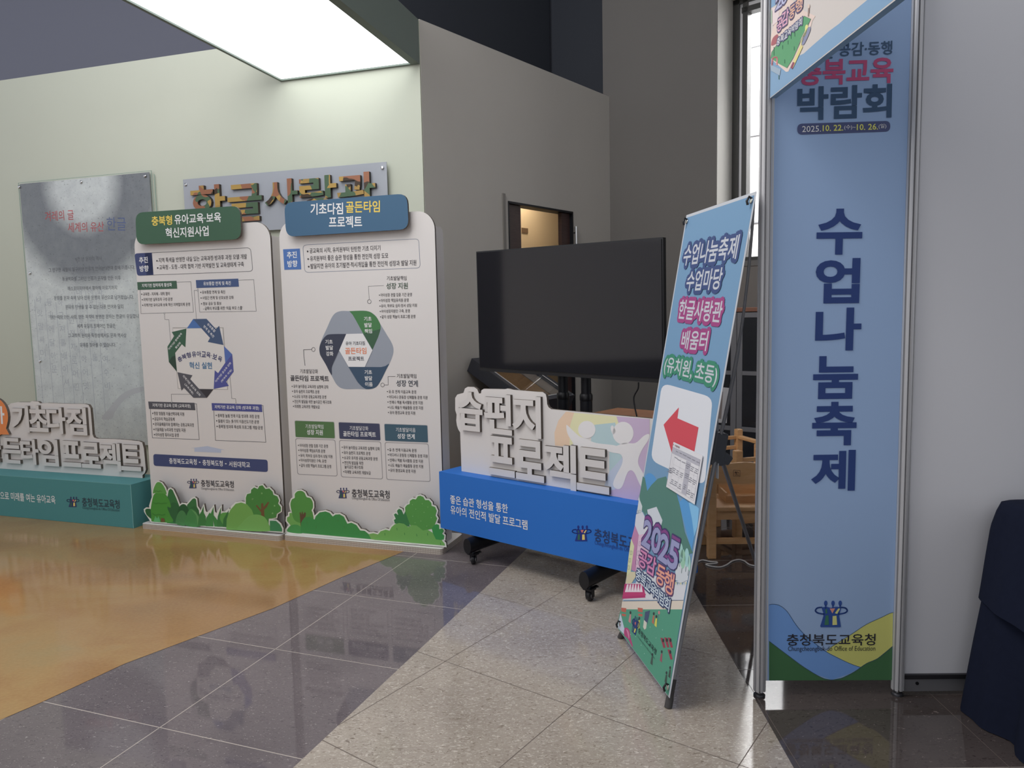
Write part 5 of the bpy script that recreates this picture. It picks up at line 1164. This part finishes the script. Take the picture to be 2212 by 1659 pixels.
# ================================================================== children's wooden chairs
OAK = wood('oak_light', (212, 162, 110), (226, 182, 132), 7, .45)
def arch(x0, x1, z0, z1, rise, n=12):
    return [(x0, z0), (x1, z0)] + [(x1 + (x0 - x1) * i / n, z1 + rise * sin(pi * i / n)) for i in range(n + 1)]
def child_chair(label, loc, rz, W_, zs, zbk, arms, group, rails=False):
    """back at y=0 (towards local -y), seat reaching to +y"""
    t = thing('child_chair', label, 'chair', loc=loc, rz=rz, group=group)
    D_ = .30; r = .024
    m = MB(); m.box(-W_ / 2 + r * 2, W_ / 2 - r * 2, .0, D_ + .02, zs - .025, zs, OAK); m.obj('seat', t, .004)
    for ya in (.012, D_ - .03): m = MB(); m.box(-W_ / 2 + r * 2, W_ / 2 - r * 2, ya, ya + .018, zs - .075, zs - .026, OAK); m.obj('apron', t)
    for x in (-W_ / 2, W_ / 2 - 2 * r):
        m = MB(); m.box(x, x + 2 * r, -.005, 2 * r - .005, 0, zbk - (0 if rails else .02), OAK); m.obj('leg', t, .006)
        m = MB(); m.box(x, x + 2 * r, D_ - 2 * r, D_, 0, zs + (.17 if arms else -.001), OAK); m.obj('leg', t, .006)
        m = MB(); m.box(x + r * .5, x + r * 1.5, 2 * r, D_ - 2 * r, .10, .13, OAK); m.obj('stretcher', t)
        if arms: m = MB(); m.box(x + .004, x + 2 * r - .004, 2 * r - .005, D_ + .03, zs + .17, zs + .195, OAK); m.obj('armrest', t, .005)
    m = MB(); m.box(-W_ / 2 + 2 * r, W_ / 2 - 2 * r, .012, .032, .085, .118, OAK); m.obj('stretcher', t)
    if rails:
        for z_ in (zbk - .075, zbk - .15): m = MB(); m.box(-W_ / 2 + 2 * r, W_ / 2 - 2 * r, .005, .028, z_, z_ + .026, OAK); bk = m.obj('back_rail', t, .003)
        return t, bk
    m = MB(); m.prism(arch(-W_ / 2, W_ / 2, zbk - .105, zbk - .012, .03), -.004, .018, OAK); bk = m.obj('backrest', t, .003)
    return t, bk
p = onfloor(1538, 1208)
CH = Pl((p.x, p.y, 0), -3)
zs = CH.at(1580, 1096)[1]; zbk = CH.at(1600, 1006)[1]
Wc = .40
c1, bk = child_chair('small wooden chair seen from behind with a tray on its seat, behind the tripod', CH.world(Wc / 2 - .024, 0, 0), radians(-3), Wc, zs, zbk, False, 'wooden child chairs')
cA = Pl(CH.world(Wc / 2 - .024, 0, 0), -3)
m = MB(); A = Art(m, cA, -.0045, 200); A.Z(1520, 800, .2653)
SB = (110, 84, 62)
A.line([(243, 813), (296, 815), (296, 864), (243, 862)], 3, SB, 1, True); A.ell(262, 832, 10, 9, SB, 1, 10); A.line([(276, 826), (286, 838)], 5, SB, 1); A.line([(255, 852), (290, 853)], 5, SB, 1); A.line([(272, 834), (268, 848)], 4, SB, 1)
m.obj('stamp', bk)
x2, z2 = cA.at(1582, 971, .44)
child_chair('wooden child armchair with an open two-rail back, right behind the tray chair', cA.world(x2 + .19, .44, 0), radians(14), .38, .30, z2, True, 'wooden child chairs', True)
x3, z3 = cA.at(1604, 927, 1.32)
child_chair('wooden child armchair turned to face the viewer, farthest back under the cabinet glass', cA.world(x3 - .19, 1.30, 0), radians(-165), .38, .30, z3, True, 'wooden child chairs', True)
tr = thing('wooden_tray', 'shallow open wooden box tray lying on the seat of the small chair', 'tray', loc=cA.world(.075, .10, zs + .0005), rz=radians(-3))
m = MB(); m.box(-.15, .13, 0, .19, 0, .01, OAK); o_ = m.obj('tray_base', tr)
m = MB(); m.box(-.15, .13, 0, .012, .01, .04, OAK); m.box(-.15, .13, .178, .19, .01, .075, OAK); m.box(-.15, -.138, .012, .178, .01, .055, OAK); m.box(.118, .13, .012, .178, .01, .055, OAK); m.obj('tray_rim', tr)
m = MB(); m.box(.0, .09, .05, .10, .0105, .0115, ink(206, 204, 200)); o = m.obj('paper_slip', None, loc=cA.world(.03, .11, zs)); o.rotation_euler = (0, 0, radians(-3)); tag(o, 'small white paper slip lying inside the wooden tray', 'paper')

# white cable on the floor
pts = [(1500, 1218), (1516, 1210), (1535, 1213.5), (1549, 1214.5), (1545, 1217.5), (1525, 1219), (1535, 1223), (1555, 1225), (1570, 1220), (1582, 1212), (1596, 1209), (1608, 1212), (1620, 1220), (1640, 1222), (1675, 1216)]
P3 = [onfloor(x, y, .005) for x, y in smooth(pts, 5, False)]
m = MB(); m.tube(P3, .0045, mat('white_cable', (205, 203, 200), .5), 8); o = m.obj('power_cable'); tag(o, 'white power cable curling over the dark floor beside the blue carton', 'cable')

# ================================================================== cloth-covered table at the right edge
CLOTH = mat('navy_cloth', (30, 35, 52), .95, spec=.1, noise=.12, nscale=40, bump=.05, bscale=300)
tc_ = thing('covered_table', 'table draped to the floor in dark navy cloth, at the right edge', 'table', loc=(0, 0, 0))
tx0, tx1, ty0, ty1, tz = 1.68, 2.95, 1.98, 2.47, .745
m = MB(); m.box(tx0 + .02, tx1, ty0 + .02, ty1 - .02, tz - .04, tz - .008, OAK); m.obj('tabletop', tc_)
for x in (tx0 + .08, tx1 - .06):
    for y in (ty0 + .08, ty1 - .06): q = MB(); q.tube([(x, y, 0), (x, y, tz - .04)], .018, STEELD, 12); q.obj('leg', tc_)
def skirt(zbot, grow, flare, fold, nf, ph):
    """draped cloth: flat top, rounded shoulder, hanging folds"""
    mb = MB(); NR, NS = 160, 14
    def ring(g, wv, z):
        out = []
        per = [(tx0 - g, ty0 - g), (tx1 + g, ty0 - g), (tx1 + g, ty1 + min(g, .03)), (tx0 - g, ty1 + min(g, .03))]
        r = max(.02, .035 + g * .6)
        base_ = rrect(per[0][0], per[1][0], per[0][1], per[2][1], min(r, .12), 10)
        # resample
        L = [0]
        for i in range(len(base_)): L.append(L[-1] + hypot(base_[(i + 1) % len(base_)][0] - base_[i][0], base_[(i + 1) % len(base_)][1] - base_[i][1]))
        j = 0
        for k in range(NR):
            d = L[-1] * k / NR
            while L[j + 1] < d: j += 1
            a, b = base_[j % len(base_)], base_[(j + 1) % len(base_)]; f = (d - L[j]) / max(1e-9, L[j + 1] - L[j])
            x, y = a[0] + (b[0] - a[0]) * f, a[1] + (b[1] - a[1]) * f
            cx, cy = (tx0 + tx1) / 2, (ty0 + ty1) / 2
            dx, dy = x - cx, y - cy; l = hypot(dx, dy)
            wob = wv * sin(nf * 2 * pi * k / NR + ph) + wv * .5 * sin((nf * 2 + 3) * 2 * pi * k / NR + ph * 2)
            out.append((x + dx / l * wob, min(y + dy / l * wob, 2.535), z))
        return out
    rings = [ring(-.16, 0, tz + grow), ring(-.012, 0, tz + grow), ring(.0 + grow, 0, tz - .008 + grow)]
    for i in range(1, NS + 1):
        t = i / NS; z = (tz - .012) * (1 - t) + zbot * t
        rings.append(ring(grow + .006 + flare * t, fold * t, z))
    vs = [v for r in rings for v in r]; n = NR
    fs = [(i * n + k, (i + 1) * n + k, (i + 1) * n + (k + 1) % n, i * n + (k + 1) % n) for i in range(len(rings) - 1) for k in range(n)]
    fs.append(tuple(range(n)))
    mb.add(vs, fs, CLOTH, True); return mb
skirt(.004, 0, .105, .022, 13, .6).obj('table_skirt', tc_)
o = skirt(.40, .006, .075, .010, 9, 1.9).obj('table_cloth', tc_)
